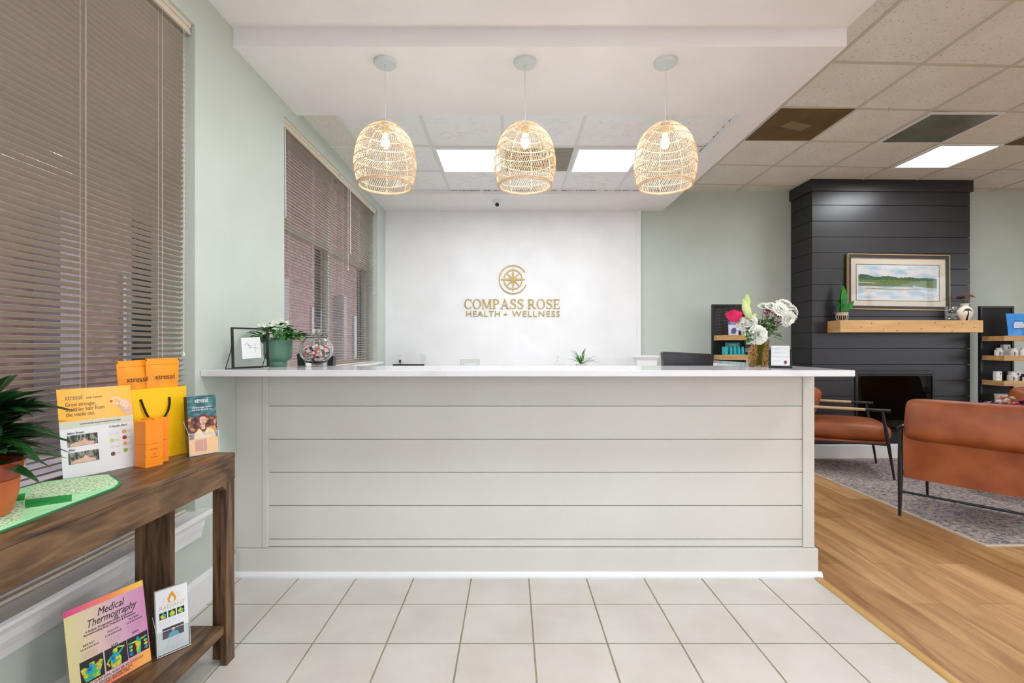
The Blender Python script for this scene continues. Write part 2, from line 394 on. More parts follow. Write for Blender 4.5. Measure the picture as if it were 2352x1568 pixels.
panel(3.44, 4.05, 3.975, 4.575, ZC-.006, 'unlit grey-green ceiling panel beside the lit one in the beige tiles',
      mat('grey_green_lens', (120, 124, 108), .25, c2=(104, 106, 92), ns=3))
for i, (x, y, z, p_) in enumerate(PANELS[3:]):
    panel(x-.3, x+.3, y-.3, y+.3, z-.0 if z < 3.1 else ZC-.006, 'lit square ceiling panel above the camera, outside the frame', lamp_on, 'ceiling panels out of the frame')
def grille(x0, x1, k, label):
    t_ = thing('ceiling_return_grille', label, 'vent', ((x0+x1)/2, yrow(k, (x0+x1)/2)+.31, ZC-.006))
    a, b = (x1-x0)/2, .30
    m_ = mat('brown_grille', (112, 88, 52), .7, c2=(98, 76, 42), ns=6)
    B().box(-a, a, -b, b, -.003, .0).build('cover', m_, t_)
    return t_
gr = grille(2.18, 2.78, 0, 'brown square panel in the beige ceiling next to the white soffit')
q = B(); q.T = Matrix.Rotation(.35, 4, 'Z'); q.box(-.12, .12, -.055, .055, -.0045, -.003); q.build('tape_patch', mat('faded_patch', (138, 116, 84), .7), gr)
grille(4.70, 5.31, 0, 'brown ceiling panel cut off by the right edge of the photo')
# ---------------------------------------------------------------- windows
alu = mat('window_frame_paint', (196, 194, 188), .4); dark_al = mat('dark_window_frame', (44, 42, 48), .4)
pane_m = clear_mat('window_glass', (247, 248, 250), .06)
def window(n, w_, muls, trans):
    y0, y1, z0, z1 = w_; xa, xb = -1.72, -1.665
    f = B(); f.box(xa, xb, y0, y0+.05, z0, z1); f.box(xa, xb, y1-.05, y1, z0, z1); f.box(xa, xb, y0+.05, y1-.05, z0, z0+.06); f.box(xa, xb, y0+.05, y1-.05, z1-.05, z1)
    for m_ in muls: f.box(xa, xb, m_-.035, m_+.035, z0+.06, z1-.05)
    f.box(xa, xb+.012, y0+.05, y1-.05, trans-.03, trans+.03)
    o_ = struct(f.build('window_%d' % n, alu))
    f = B()
    for m_ in muls+[y1]: f.box(-1.735, -1.722, m_-.16, m_-.05, z0+.02, trans)
    f.build('sash', dark_al, o_)
    B().box(-1.697, -1.692, y0+.05, y1-.05, z0+.06, z1-.05).build('pane', pane_m, o_)
    # stool and moulded apron
    s_ = B(); s_.prism([(-1.66, z0), (-1.495, z0), (-1.487, z0+.008), (-1.487, z0+.020), (-1.495, z0+.028), (-1.66, z0+.028)], y0, y1, 'y')
    s_.prism([(XL, z0), (-1.495, z0), (-1.487, z0+.008), (-1.487, z0+.020), (-1.495, z0+.028), (XL, z0+.028)], y1, y1+.055, 'y')
    s_.prism([(XL, z0), (-1.495, z0), (-1.487, z0+.008), (-1.487, z0+.020), (-1.495, z0+.028), (XL, z0+.028)], y0-.055, y0, 'y')
    s_.build('window_sill', gloss_white, o_)
    s_ = B(); s_.prism([(XL, z0), (-1.50, z0), (-1.512, z0-.02), (-1.515, z0-.045), (-1.527, z0-.075), (-1.530, z0-.10), (XL, z0-.105)], y0-.02, y1+.02, 'y')
    s_.build('apron_moulding', gloss_white, o_)
    return o_
added_glazing(3, 'x', -1.2, 7.0, .2, 2.9, 6); added_glazing(4, 'y', -1.6, 4.0, .5, 2.7, 4)  # unseen shop front and right window, added to brighten soffit and ceilings
window(1, W1, [1.50], 2.18); window(2, W2, [4.44], 2.18)
# ---------------------------------------------------------------- venetian blinds
slat_m = mat('taupe_slats', (190, 179, 162), .42); rail_m = mat('beige_rail', (222, 210, 190), .4); cord_m = mat('cream_cord', (216, 206, 188), .7)
wand_m = mat('clear_wand', (224, 226, 228), .15)
def blind(y0, y1, z0, z1, label, ladders, wand, cords, tz):
    t_ = thing('venetian_blind', label, 'blind', (-1.600, y0, z0), 0, 'horizontal slatted blinds')
    Lb = y1-y0; H = z1-z0; s_ = B(); P = .0245; wd = .0145; ti = math.radians(tz)
    n = int((H-.07)/P)
    for i in range(n+1):
        zc = .028+P*i+random.uniform(-.0008, .0008); j1 = random.uniform(-.015, .015)
        a = ti+j1; ca, sa = math.cos(a), math.sin(a)
        top = []; bot = []
        for q_ in (-1, -.35, .35, 1):
            u = q_*wd; cr = .0022*(1-q_*q_)
            x_, z_ = u*ca-cr*sa, u*sa+cr*ca+zc; top.append((x_, z_)); bot.append((x_+.0005*sa, z_-.0005*ca))
        s_.prism(top+bot[::-1], .004, Lb-.004, 'y')
    s_.build('slats', slat_m, t_, smooth=True)
    B().box(-.014, .014, .002, Lb-.002, .001, .014, .003).build('bottom_rail', rail_m, t_)
    hr = B(); hr.box(-.020, .022, .0, Lb, H-.040, H-.001); hr.build('headrail', slat_m, t_)
    v = B(); v.box(.024, .031, -.0, Lb, H-.052, H+.002, .0015); v.box(.031, .038, -.0, Lb, H-.018, H+.004, .002); v.box(.031, .036, -.0, Lb, H-.050, H-.040, .0015)
    v.build('valance', rail_m, t_)
    c = B()
    for l in ladders:
        for dx in (-.0150, .0150): c.tube([(dx, l, H-.04), (dx, l, .014)], .0006, 4)
        c.tube([(.0175, l+.022, H-.04), (.0175, l+.022, .014)], .0009, 5)
    c.build('ladder_cords', cord_m, t_)
    if wand: B().tube([(.030, wand, H-.055), (.034, wand, H-.055-.62)], .0045, 6).build('tilt_wand', wand_m, t_)
    for (cy, cz) in cords:
        k_ = B().tube([(.036, cy, H-.05), (.036, cy, cz)], .0013, 5); k_.tube([(.036, cy+.012, H-.05), (.037, cy+.004, cz)], .0013, 5); ko = k_.build('pull_cord', cord_m, t_)
        B().lathe([(.003, .022), (.005, .018), (.008, .004), (.007, 0)], (.036, cy+.002, cz-.02), 10).build('tassel', rail_m, ko)
    return t_
blind(.66, 2.372, .49, 2.868, 'large slatted blind on the tall window behind the console table', [.25, .79, 1.125, 1.52], None, [(1.655, .78)], 27)
blind(3.322, 4.42, 1.115, 2.868, 'slatted blind on the far window, left section nearer the camera', [.13, .55, .95], .05, [], -9)
blind(4.435, 5.612, 1.115, 2.868, 'slatted blind on the far window, right section nearer the white wall', [.12, .6, 1.02], .30, [(.22, .93), (1.10, .80)], -9)
# ---------------------------------------------------------------- outdoors seen between the slats
brick = mat('mauve_brick', (116, 86, 82), .8, c2=(88, 62, 60), ns=6)
struct(B().box(-40, 40, -40, 30, -.25, -.12).build('floor', mat('paving', (152, 142, 140), .8, c2=(124, 114, 116), ns=2)))
t_ = thing('neighbouring_building', 'mauve brick building seen through the window blinds', 'building', (-6.2, 4.5, -.12))
b = B(); b.box(-1, 0, -12, 30, 0, 14)
b.build('wall', brick, t_)
for yy in (-5.2, -2.6, .2, 3.2, 6.0, 10.5, 14.5, 20): 
    f = B().box(-.01, .05, yy, yy+1.1, .9, 2.6).build('window', mat('outdoor_window_trim', (122, 110, 110), .5), t_)
    B().box(.05, .055, yy+.07, yy+1.03, .97, 2.53).build('pane', mat('dark_outdoor_glass', (36, 36, 52), .1), f)
for yy in (-3.9, 1.8, 4.9, 8, 12.5, 17, 24): B().box(.0, .35, yy, yy+.3, 0, 3.2).build('column', mat('mauve_column', (104, 94, 96), .6), t_)
for i, (x, y) in enumerate([(-3.4, .6), (-3.1, 1.9), (-3.6, 3.0), (-3.3, 6.6)]):
    s_ = B(); random.seed(40+i)
    for q_ in range(260):
        a = random.uniform(0, 2*PI); e = random.uniform(.0, 1.4); d = Vector((math.cos(a)*math.cos(e), math.sin(a)*math.cos(e), math.sin(e)))
        s_.leaf(Vector((0, 0, .45))+d*random.uniform(.1, .42), d+Vector((0, 0, .2)), .16, .06, .3, n=3)
    for q_ in range(5): s_.tube([(0, 0, 0), (random.uniform(-.2, .2), random.uniform(-.2, .2), .6)], .012, 5)
    o = s_.build('shrub', green1, None, loc=(x, y, -.12))
    tag(o, ['low green shrub outside the tall window, left end', 'low green shrub outside the tall window, right of the first', 'green shrub outside between the two windows', 'green shrub outside the far window'][i], 'shrub', 'shrubs outside the windows')
# ================================================================ RECEPTION DESK
Yd = 2.745
t_ = thing('reception_desk', 'long warm white shiplap reception desk under the quartz top', 'desk', (0, Yd, 0))
grooves = [.207, .397, .585, .772, .960]; x0, x1 = XL+.001, 1.709
b = B(); b.box(x0, x1, .012, .30, 0, 1.145); b.box(1.46, 1.70, .30, 1.72, 0, 1.145)
b.build('carcass', desk_m, t_)
b = B(); zs = [.165]+grooves+[1.145]
for i in range(len(zs)-1): b.box(-1.37, 1.646, .0, .0119, zs[i]+.002, zs[i+1]-.002, .0012)
b.build('shiplap_panel', desk_m, t_)
b = B(); b.box(x0, -1.398, -.010, .0119, .165, 1.145); b.build('corner_board', desk_m, t_)
b = B(); b.box(-1.398, -1.370, -.016, .0119, .165, 1.145, .002); b.build('corner_board', desk_m, t_)
b = B(); b.box(1.646, x1, -.010, .0119, .165, 1.145, .002); b.build('corner_board', desk_m, t_)
b = B(); b.box(x0, 1.725, -.020, -.0101, 0, .160, .003); b.box(x0, 1.709, -.0101, .0119, 0, .163); b.box(1.709, 1.725, -.0101, 1.70, 0, .160); b.build('baseboard', desk_m, t_)
b = B(); b.prism([(-.020, 0), (-.034, 0), (-.036, .012), (-.032, .024), (-.020, .034)], x0, 1.742, 'x'); b.build('shoe_moulding', gloss_white, t_)
# quartz top, L shaped
ct = B(); ct.prism([(XL, 2.419), (1.716, 2.419), (1.716, 4.5), (1.42, 4.5), (1.42, 2.97), (XL, 2.97)], 1.1465, 1.1785)
o = ct.build('countertop', quartz); bv = o.modifiers.new('edge', 'BEVEL'); bv.width = .004; bv.segments = 2
tag(o, 'white veined quartz countertop running the length of the reception desk', 'countertop')
ZK = 1.1785
# ================================================================ WALL LOGO
def ring(b, cx, cy, rx, ry, ix, iy, a0, a1, z0, z1, n=36, ox=0):
    A = [a0+(a1-a0)*i/n for i in range(n+1)]
    for i in range(n):
        q = [(cx+rx*math.cos(A[i]), cy+ry*math.sin(A[i])), (cx+rx*math.cos(A[i+1]), cy+ry*math.sin(A[i+1])),
             (cx+ox+ix*math.cos(A[i+1]), cy+iy*math.sin(A[i+1])), (cx+ox+ix*math.cos(A[i]), cy+iy*math.sin(A[i]))]
        b.prism(q, z0, z1)
def ribbon(b, pts, ws, z0, z1):
    n = len(pts)
    L_, R_ = [], []
    for i, p in enumerate(pts):
        a = Vector(pts[max(i-1, 0)]); c = Vector(pts[min(i+1, n-1)]); d = (c-a).normalized(); nn = Vector((-d.y, d.x)); w_ = ws[i]/2
        L_.append(Vector(p)+nn*w_); R_.append(Vector(p)-nn*w_)
    for i in range(n-1): b.prism([L_[i], L_[i+1], R_[i+1], R_[i]], z0, z1)
LAY = [0]
def zl(z1):
    LAY[0] = (LAY[0]+1) % 37; return z1+.00012*LAY[0]
def glyph(b, ch, x, s, z0, z1):
    """serif capitals, cap height s; returns advance"""
    tk, tn, sf = .155, .06, .05
    def rc(a, c, d, e): b.prism([(x+a*s, c*s), (x+d*s, c*s), (x+d*s, e*s), (x+a*s, e*s)], z0, zl(z1))
    def quad(pts): b.prism([(x+p[0]*s, p[1]*s) for p in pts], z0, zl(z1))
    def stem(a, w_=tk, top=True, bot=True):
        rc(a, 0, a+w_, 1)
        if bot: rc(a-.07, 0, a+w_+.07, sf)
        if top: rc(a-.07, 1-sf, a+w_+.07, 1)
    if ch == 'O': ring(b, x+.46*s, .5*s, .44*s, .52*s, .29*s, .46*s, 0, 2*PI, z0, z1); return .95*s
    if ch == 'C':
        ring(b, x+.44*s, .5*s, .42*s, .52*s, .28*s, .455*s, math.radians(48), math.radians(318), z0, z1)
        rc(.70, .68, .745, 1.0); return .84*s
    if ch == 'M':
        stem(.10, tn+.02); stem(.80, tk); quad([(.10, 1), (.27, 1), (.56, .0), (.48, .0)]); quad([(.50, .0), (.56, .0), (.86, 1), (.80, 1)]); return 1.10*s
    if ch in 'PR':
        stem(.10); ring(b, x+.38*s, .73*s, .30*s, .27*s, .15*s, .215*s, -PI/2, PI/2, z0, z1, 18); rc(.2, .945, .39, 1); rc(.2, .46, .39, .515)
        if ch == 'R': quad([(.32, .5), (.48, .5), (.84, .0), (.64, .0)]); rc(.64, 0, .90, sf); return .90*s
        return .78*s
    if ch == 'A':
        quad([(.43, 1.02), (.50, 1.02), (.17, .0), (.11, .0)]); quad([(.40, 1.02), (.52, 1.02), (.86, .0), (.69, .0)]); rc(.24, .32, .68, .375)
        rc(.0, 0, .29, sf); rc(.58, 0, .96, sf); return .96*s
    if ch == 'E':
        stem(.10); rc(.1, 0, .70, .055); rc(.1, .945, .66, 1); rc(.2, .48, .54, .535); rc(.655, 0, .70, .24); rc(.615, .78, .66, 1); rc(.50, .40, .54, .61); return .80*s
    if ch == 'S':
        P_ = [(.60, .80), (.54, .93), (.36, .985), (.18, .93), (.13, .78), (.20, .64), (.38, .53), (.56, .41), (.62, .25), (.55, .09), (.36, .015), (.18, .05), (.10, .19)]
        ws = [.06, .07, .07, .11, .15, .16, .16, .16, .15, .11, .07, .07, .06]
        ribbon(b, [(x+p[0]*s, p[1]*s) for p in P_], [w_*s for w_ in ws], z0, z1)
        rc(.585, .70, .63, 1.0); rc(.09, 0, .135, .30); return .74*s
    return .34*s
def word(b, txt, x, y, s, width, z0=0, z1=.01):
    tmp = B(); adv = 0
    for ch in txt: adv += glyph(tmp, ch, adv, s, z0, z1)
    k = width/adv
    for v in tmp.v: v.x = v.x*k+x; v.y += y
    b.add(tmp.v, tmp.f)
kk = 5.975/1115.
def wx(px): return (px-1174)*kk
def wz(py): return 1.3-(py-794)*kk
LM = Matrix.Translation((0, 5.984, 0)) @ Matrix.Rotation(PI/2, 4, 'X')   # x right, y up, z towards the room
lg = thing('wall_logo', 'brass compass logo and lettering on the white wall', 'sign', M=LM)
cx, cy = wx(1178.5), wz(641.5)
b = B(); ring(b, cx, cy, .176, .180, .163, .167, math.radians(31), math.radians(338), 0, .012, 60)
ring(b, cx, cy, .118, .124, .106, .112, 0, 2*PI, 0, .012, 48)
for k in range(8):
    a = k*PI/4; L_ = .150 if k % 2 == 0 else .108; w_ = .016 if k % 2 == 0 else .012
    d = Vector((math.cos(a), math.sin(a))); n_ = Vector((-d.y, d.x)); c_ = Vector((cx, cy))
    b.prism([c_+n_*w_, c_+d*L_+n_*.0022, c_+d*L_-n_*.0022, c_-n_*w_], 0, zl(.012))
ring(b, cx, cy, .027, .027, .001, .001, 0, 2*PI, 0, .0175, 20)
b.build('compass_emblem', brass, lg)
b = B(); word(b, 'COMPASS ROSE', wx(1066), wz(708.5), wz(687)-wz(708.5), wx(1288)-wx(1066)); b.build('lettering', brass, lg)
text('HEALTH', .100, brass, lg, (wx(1069.5), wz(726.5), .006), ext=.005, width=wx(1147)-wx(1069.5), sp=1.15)
text('WELLNESS', .100, brass, lg, (wx(1176), wz(726.5), .006), ext=.005, width=wx(1286)-wx(1176), sp=1.15)
b = B(); c_ = Vector((wx(1161.5), wz(721.5)))
for k in range(4):
    a = k*PI/2; d = Vector((math.cos(a), math.sin(a))); n_ = Vector((-d.y, d.x)); b.prism([c_+n_*.006, c_+d*.028+n_*.001, c_+d*.028-n_*.001, c_-n_*.006], 0, zl(.010))
b.build('small_compass_cross', brass, lg)
# ================================================================ PENDANT LAMPS
rattan = mat('rattan', (236, 212, 182), .6, c2=(222, 192, 154), ns=30)
fixture = mat('pale_blue_white_fixture', (212, 222, 222), .4)
bulb_m = mat('glowing_bulb', (255, 246, 230), .3, em=(255, 244, 224), es=14)
def R_(u):    # u = 0 top .. 1 bottom
    P_ = [(0, .030), (.03, .062), (.08, .093), (.16, .124), (.27, .151), (.45, .171), (.64, .180), (.80, .175), (.92, .163), (1, .152)]
    for (a, ra), (c, rc_) in zip(P_, P_[1:]):
        if u <= c:
            t = (u-a)/(c-a); return ra+(rc_-ra)*t
    return P_[-1][1]
HS = .366
def pt(u, th, amp=0, ph=0, dr=0):
    uu = min(1, max(0, u+amp*math.sin(2*th+ph))); r = R_(uu)+dr; return Vector((r*math.cos(th), r*math.sin(th), -HS*uu))
lamp = thing('pendant_lamp', 'woven rattan dome pendant lamp, left of the three over the desk', 'pendant lamp', (-.737, 2.845, ZS), 0, 'woven pendant lamps over the desk')
B().lathe([(.001, 0), (.066, 0), (.066, -.014), (.060, -.024), (.001, -.024)], n=36, cap=False).build('canopy', fixture, lamp, smooth=True)
B().tube([(0, 0, -.024), (0, 0, -.048)], [.008, .006], 10).build('cord_grip', fixture, lamp, smooth=True)
B().tube([(0, 0, -.048), (0, 0, -.40)], .0028, 6).build('cord', fixture, lamp)
ZO = -.365
sh = B(); sh.T = Matrix.Translation((0, 0, ZO))
rings = [(.0, 0, 0), (.05, 0, 0), (.17, .012, .3), (.30, .016, 1.2), (.44, .018, 2.6), (.58, .020, .2), (.72, .020, 1.7), (.86, .014, 3.4), (.975, 0, 0)]
for q, (u, am, ph) in enumerate(rings):
    for dr in (.0, ):
        sh.tube([pt(u, 2*PI*i/48, am, ph, .002) for i in range(48)],   .0027 if 1 < q < 8 else .0036, 5, closed=True)
sh.tube([pt(1.0, 2*PI*i/48, 0, 0, 0) for i in range(48)], .0055, 6, closed=True)
sh.tube([pt(.985, 2*PI*i/48, 0, 0, -.004) for i in range(48)], .004, 5, closed=True)
for q in range(len(rings)-1):
    u0, a0, p0 = rings[q]; u1, a1, p1 = rings[q+1]; n = 34 if q == 0 else (56 if q == 1 else 84)
    tw = .10 if q % 2 else .16
    for i in range(n):
        th = 2*PI*i/n+random.uniform(-.012, .012)
        ps = []
        for s_ in range(4):
            t = s_/3; th2 = th+tw*(t-.5); ua = u0+a0*math.sin(2*th2+p0); ub = u1+a1*math.sin(2*th2+p1); ps.append(pt(ua+(ub-ua)*t, th2))
        sh.tube(ps, .0013, 3, cap=False)
for i in range(8): sh.tube([pt(u/12, 2*PI*i/8+.2, 0, 0, -.002) for u in range(13)], .0022, 4)
sh.build('shade', rattan, lamp, smooth=True)
B().tube([(0, 0, -.385), (0, 0, -.425)], [.018, .020], 14).build('socket', mat('brass_socket', (214, 190, 140), .35, .6), lamp, smooth=True)
bb = B().lathe([(.002, -.512), (.014, -.507), (.022, -.492), (.024, -.475), (.020, -.455), (.013, -.435), (.012, -.425)], n=20, cap=False).build('bulb', bulb_m, lamp, smooth='all')
def lamp_light(x):
    d = bpy.data.lights.new('pendant_bulb_light', 'POINT'); d.energy = 3.4; d.color = (1, .95, .88); d.shadow_soft_size = .035
    o_ = bpy.data.objects.new('pendant_bulb_light', d); COL.objects.link(o_); o_.location = (x, 2.845, ZS-.52)
lamp_light(-.737)
for x, lb in ((.082, 'woven rattan dome pendant lamp, middle of the three, in front of the wall logo'), (.903, 'woven rattan dome pendant lamp, right of the three over the desk')):
    c = copy_tree(lamp); c.location = (x, 2.845, ZS); c.rotation_euler = (0, 0, x*4); c['label'] = lb; lamp_light(x)
# ================================================================ things on the quartz top
# swing frame with a note
fm = plane_M((-1.438, 2.505, ZK), (-1.346, 2.700, ZK), (-.04, .02, 1))
t_ = thing('picture_frame', 'black metal floating frame holding a small handwritten note', 'picture frame', M=fm)
b = B(); w_, h_ = .214, .218
b.box(0, w_, .004, .012, -.006, .006); b.box(0, w_, h_-.008, h_, -.006, .006); b.box(0, .008, .012, h_-.008, -.006, .006); b.box(w_-.008, w_, .012, h_-.008, -.006, .006)
b.build('frame', black_m, t_)
B().box(.006, w_-.006, .010, h_-.006, -.0015, .0015).build('glass', clear_mat('frame_glass', (255, 255, 255), .02), t_)
b = B(); b.T = Matrix.Translation((.056, .052, 0)) @ Matrix.Rotation(.05, 4, 'Z'); b.box(0, .112, 0, .112, .0016, .0022); no = b.build('note_card', paper, t_)
b = B(); P_ = [(.072, .128), (.080, .134), (.090, .132), (.096, .124), (.090, .119), (.100, .124), (.108, .121), (.104, .112), (.094, .110)]
b.tube([(p[0], p[1], .0026) for p in P_], .0008, 4); b.tube([(.112, .112, .0026), (.154, .110, .0026)], .0007, 4); b.tube([(.132, .138, .0026), (.131, .086, .0026)], .0007, 4); b.build('handwriting', ink, no)
b = B()
for sx in (0, w_): b.tube([(sx, .115, 0), (sx, .004, -.055)], .0022, 6); b.ball((sx, .115, 0), .006)
b.tube([(0, .004, -.055), (w_, .004, -.055)], .0022, 6); b.build('stand', black_m, t_)
# potted flowering plant
pot_m = mat('sage_ceramic', (104, 142, 120), .55, c2=(90, 128, 108), ns=9)
t_ = thing('potted_plant', 'white flowering plant in a footed sage green ceramic pot', 'plant', (-1.375, 2.865, ZK))
B().lathe([(.001, 0), (.044, 0), (.048, .004), (.050, .024), (.046, .030), (.060, .038), (.073, .052), (.077, .068), (.078, .158), (.072, .158), (.070, .13), (.001, .13)], n=40, cap=False).build('pot', pot_m, t_, smooth=True)
lv = B(); st_ = B(); fl = B(); random.seed(21)
for i in range(130):
    a = random.uniform(0, 2*PI); r = random.uniform(.0, .115); h = .155+random.uniform(0, .105)*(1-r/.16)
    p = Vector((r*math.cos(a)*1.15, r*math.sin(a), h))
    lv.leaf(p, (math.cos(a+random.uniform(-.6, .6)), math.sin(a+random.uniform(-.6, .6)), random.uniform(-.2, .5)), random.uniform(.042, .062), random.uniform(.034, .046), .25, n=5, tip=.8, rt=.84)
    if i % 4 == 0: st_.tube([(0, 0, .13), p], .0012, 4)
for (dx, dy, dz, L_) in ((-.10, -.02, .15, .10), (-.08, .02, .16, .08), (-.07, -.05, .145, .08), (.12, .0, .165, .06)):
    for k in range(3): lv.leaf((dx*.6, dy, dz+.02), (dx+random.uniform(-.04, .04), dy, -.02), L_, .035, .25, n=5)
st_.tube([(.0, 0, .14), (.08, -.02, .19), (.13, -.03, .165), (.155, -.03, .145)], .0015, 4)
for i in range(26):
    a = random.uniform(0, 2*PI); r = random.uniform(.02, .10); c = Vector((r*math.cos(a), r*math.sin(a), .235+random.uniform(0, .05)*(1-r/.12)))
    if i < 8: c = Vector((random.uniform(-.05, .06), -.085+random.uniform(-.01, .01), .165+random.uniform(0, .03)))
    for k in range(5):
        an = k*2*PI/5+i; fl.leaf(c, (math.cos(an), -.4, math.sin(an)), .013, .010, .1, n=4, up=(0, -1, 0), tip=.8, rt=.8)
st_.build('stems', mat('stem_green', (96, 124, 60), .6), t_); lv.build('foliage', mat('fresh_leaf_green', (44, 118, 44), .4, c2=(80, 150, 60), ns=14), t_, smooth=True); fl.build('blossoms', petal_w, t_)
# candy jar
t_ = thing('candy_jar', 'round clear glass jar full of wrapped candies', 'jar', (-1.152, 2.87, ZK))
pr = [(.001, 0), (.056, 0), (.062, .004), (.060, .020), (.066, .034), (.086, .060), (.096, .088), (.094, .116), (.082, .142), (.064, .160), (.058, .166), (.062, .172)]
inn = [(.059, .172), (.055, .165), (.061, .158), (.079, .140), (.0905, .116), (.0925, .088), (.0825, .061), (.062, .036), (.054, .026), (.001, .024)]
B().lathe(pr+inn, n=48, cap=False).build('bowl', glass_clear, t_, smooth='all')
B().lathe([(.001, .1735), (.066, .1735), (.068, .178), (.058, .184), (.030, .192), (.010, .196), (.010, .200), (.020, .206), (.022, .216), (.012, .224), (.001, .225)], n=36, cap=False).build('lid', glass_clear, t_, smooth='all')
cw = mat('white_wrapper', (238, 232, 228), .35); cr_ = mat('red_wrapper', (206, 48, 44), .35); co_ = mat('orange_wrapper', (240, 142, 52), .35); ck = mat('dark_wrapper', (70, 56, 62), .35)
random.seed(11)
def candy(m1, m2, lb):
    c = thing('wrapped_candy', lb, 'candy', (0, 0, 0), 0, 'wrapped candies in the glass jar')
    B().box(-.013, .013, -.007, .007, -.005, .005, .003).build('wrapper', m1, c)
    b = B(); b.box(-.005, .006, -.0074, .0074, -.0054, .0054); b.build('printed_band', m2, c)
    for s_ in (-1, 1): B().prism([(s_*.013, -.002), (s_*.013, .002), (s_*.022, .009), (s_*.022, -.009)], -.001, .001).build('wrapper_twist', cw, c)
    return c
protos = [candy(cw, cr_, 'white wrapped candy with a red band inside the glass jar'), candy(cw, ck, 'white wrapped candy with a dark band inside the glass jar'),
          candy(cr_, cw, 'red wrapped candy with a white band inside the glass jar'), candy(co_, cw, 'orange wrapped candy with a white band inside the glass jar')]
used = set(); cnt = 0
for layer in range(4):
    z = .034+layer*.022; rmax = {0: .030, 1: .052, 2: .062, 3: .058}[layer]
    for rr, n in ((rmax, int(rmax*2*PI/.044)), (rmax*.45, int(rmax*PI/.050))):
        for i in range(n):
            k = random.choices([0, 1, 2, 3], [5, 2.2, 2.6, 1])[0]
            c = protos[k] if k not in used else copy_tree(protos[k]); used.add(k)
            a = 2*PI*i/max(1, n)+layer*.5+random.uniform(-.1, .1)
            c.location = (-1.152+rr*math.cos(a), 2.87+rr*math.sin(a), ZK+z+random.uniform(-.003, .003)+.008); c.rotation_euler = (random.uniform(-.7, .7), random.uniform(-.5, .5), a+PI/2+random.uniform(-.5, .5)); c.scale = (1.55, 1.55, 1.55); cnt += 1
# vase with bouquet
t_ = thing('flower_vase', 'textured amber glass vase holding the bouquet on the right of the desk top', 'vase', (1.455, 2.84, ZK))
amber = mat('amber_cut_glass', (252, 222, 176), .03, tr=1, ior=1.15, kind='voronoi', bump=.45, bs=90)
def rfz(t, z): return 1+.05*math.cos(4*t)*(1 if z < .11 else 0)
B().lathe([(.001, 0), (.056, 0), (.061, .006), (.062, .095), (.056, .112), (.046, .122), (.046, .130), (.052, .152), (.0555, .156), (.050, .152), (.043, .130), (.043, .121), (.053, .110), (.058, .095), (.057, .010), (.001, .010)], n=48, cap=False, rf=rfz).build('vase_body', amber, t_, smooth=True)
bq = thing('bouquet', 'bouquet of white mums, a pink rose and green lily buds standing in the amber vase', 'flowers', (1.455, 2.84, ZK+.012))
stm = B(); lvs = B(); mums = B(); mum_c = B(); rose = B(); buds = B(); sm = B()
random.seed(5)
def stemto(p, r=.0022):
    p = Vector(p); q = Vector((p.x*.12+random.uniform(-.012, .012), p.y*.2, .145)); stm.tube([(-p.x*.1+random.uniform(-.02, .02), random.uniform(-.02, .02), .0), q, q.lerp(p, .5)+Vector((0, 0, .01)), p], r, 5)
def mum(c, r, nd=(0, -1, .3), nl=5, pw_=.0105):
    c = Vector(c); nd = Vector(nd).normalized(); u, v = basis(nd)
    for l in range(nl):
        n = 26-4*l; tilt = .1+.28*l; rr = r*(1-.16*l)
        for i in range(n):
            a = 2*PI*(i+.5*(l % 2))/n; d = (u*math.cos(a)+v*math.sin(a)); mums.leaf(c+nd*.003*l, d+nd*tilt, rr*random.uniform(.9, 1.05), pw_, .12, n=5, up=nd, fold=.2, tip=.8, rt=.78)
    mum_c.ball(c+nd*.006, r*.22)
M_ = [((.035, -.02, .335), .042, (.1, -.6, .8)), ((.105, -.03, .345), .055, (.25, -.6, .9)), ((.070, -.055, .32), .05, (.0, -1, .5)), ((.155, -.02, .315), .050, (.7, -.6, .5)), ((.115, -.05, .265), .050, (.3, -.9, -.3)), ((.175, .01, .29), .045, (1, -.4, .2)), ((.01, .02, .34), .035, (0, -.5, .9))]
for c, r, nd in M_: c = (c[0]+.022, c[1], c[2]); stemto(c); mums = B(); mum(c, r, nd); mums.build('mum_flower', petal_w, bq, smooth=True)
# white carnations (ruffled)
def carn(c, r, b_, nd=(0, -1, .1)):
    c = Vector(c); nd = Vector(nd).normalized(); u, v = basis(nd)
    for l in range(6):
        n = 12-l
        for i in range(n):
            a = 2*PI*i/n+l*.7; d = u*math.cos(a)+v*math.sin(a); b_.leaf(c+nd*.004*l, d+nd*(.15+.4*l), r*(1-.12*l), r*.60, .1, n=5, up=nd, fold=(.35 if i % 2 else -.2), tip=.9, rt=.62)
for c, r, nd in (((-.050, -.07, .172), .058, (0, -1, .1)), ((-.100, -.02, .235), .045, (-.5, -.8, .3)), ((-.070, -.03, .25), .040, (-.2, -.9, .3))):
    cb = B(); carn(c, r, cb, nd); stemto(c); cb.build('carnation_flower', petal_w, bq, smooth=True)
# pink rose
c = Vector((-.165, -.03, .282)); stemto(c)
for l in range(5):
    for i in range(5):
        a = 2*PI*i/5+l*.63; r0 = .008+.0055*l; d = Vector((math.cos(a), math.sin(a), 0)); s_ = Vector((-math.sin(a), math.cos(a), 0)); vs = []
        for u in range(6):
            for v in range(5):
                uu = u/5; vv = (v-2)/2; rr = r0*(.55+.75*math.sin(PI*min(.62, uu*.62)))+.004*uu*l*.5; an = a+vv*(.75-.03*l)
                vs.append(c+Vector((math.cos(an)*rr, math.sin(an)*rr, -.036+.074*uu*(1-.05*l)-.006*vv*vv*uu)))
        rose.add(vs, [(u*5+v, u*5+v+1, (u+1)*5+v+1, (u+1)*5+v) for u in range(5) for v in range(4)])
rose.ball(c-Vector((0, 0, .004)), .016, 14, 8)
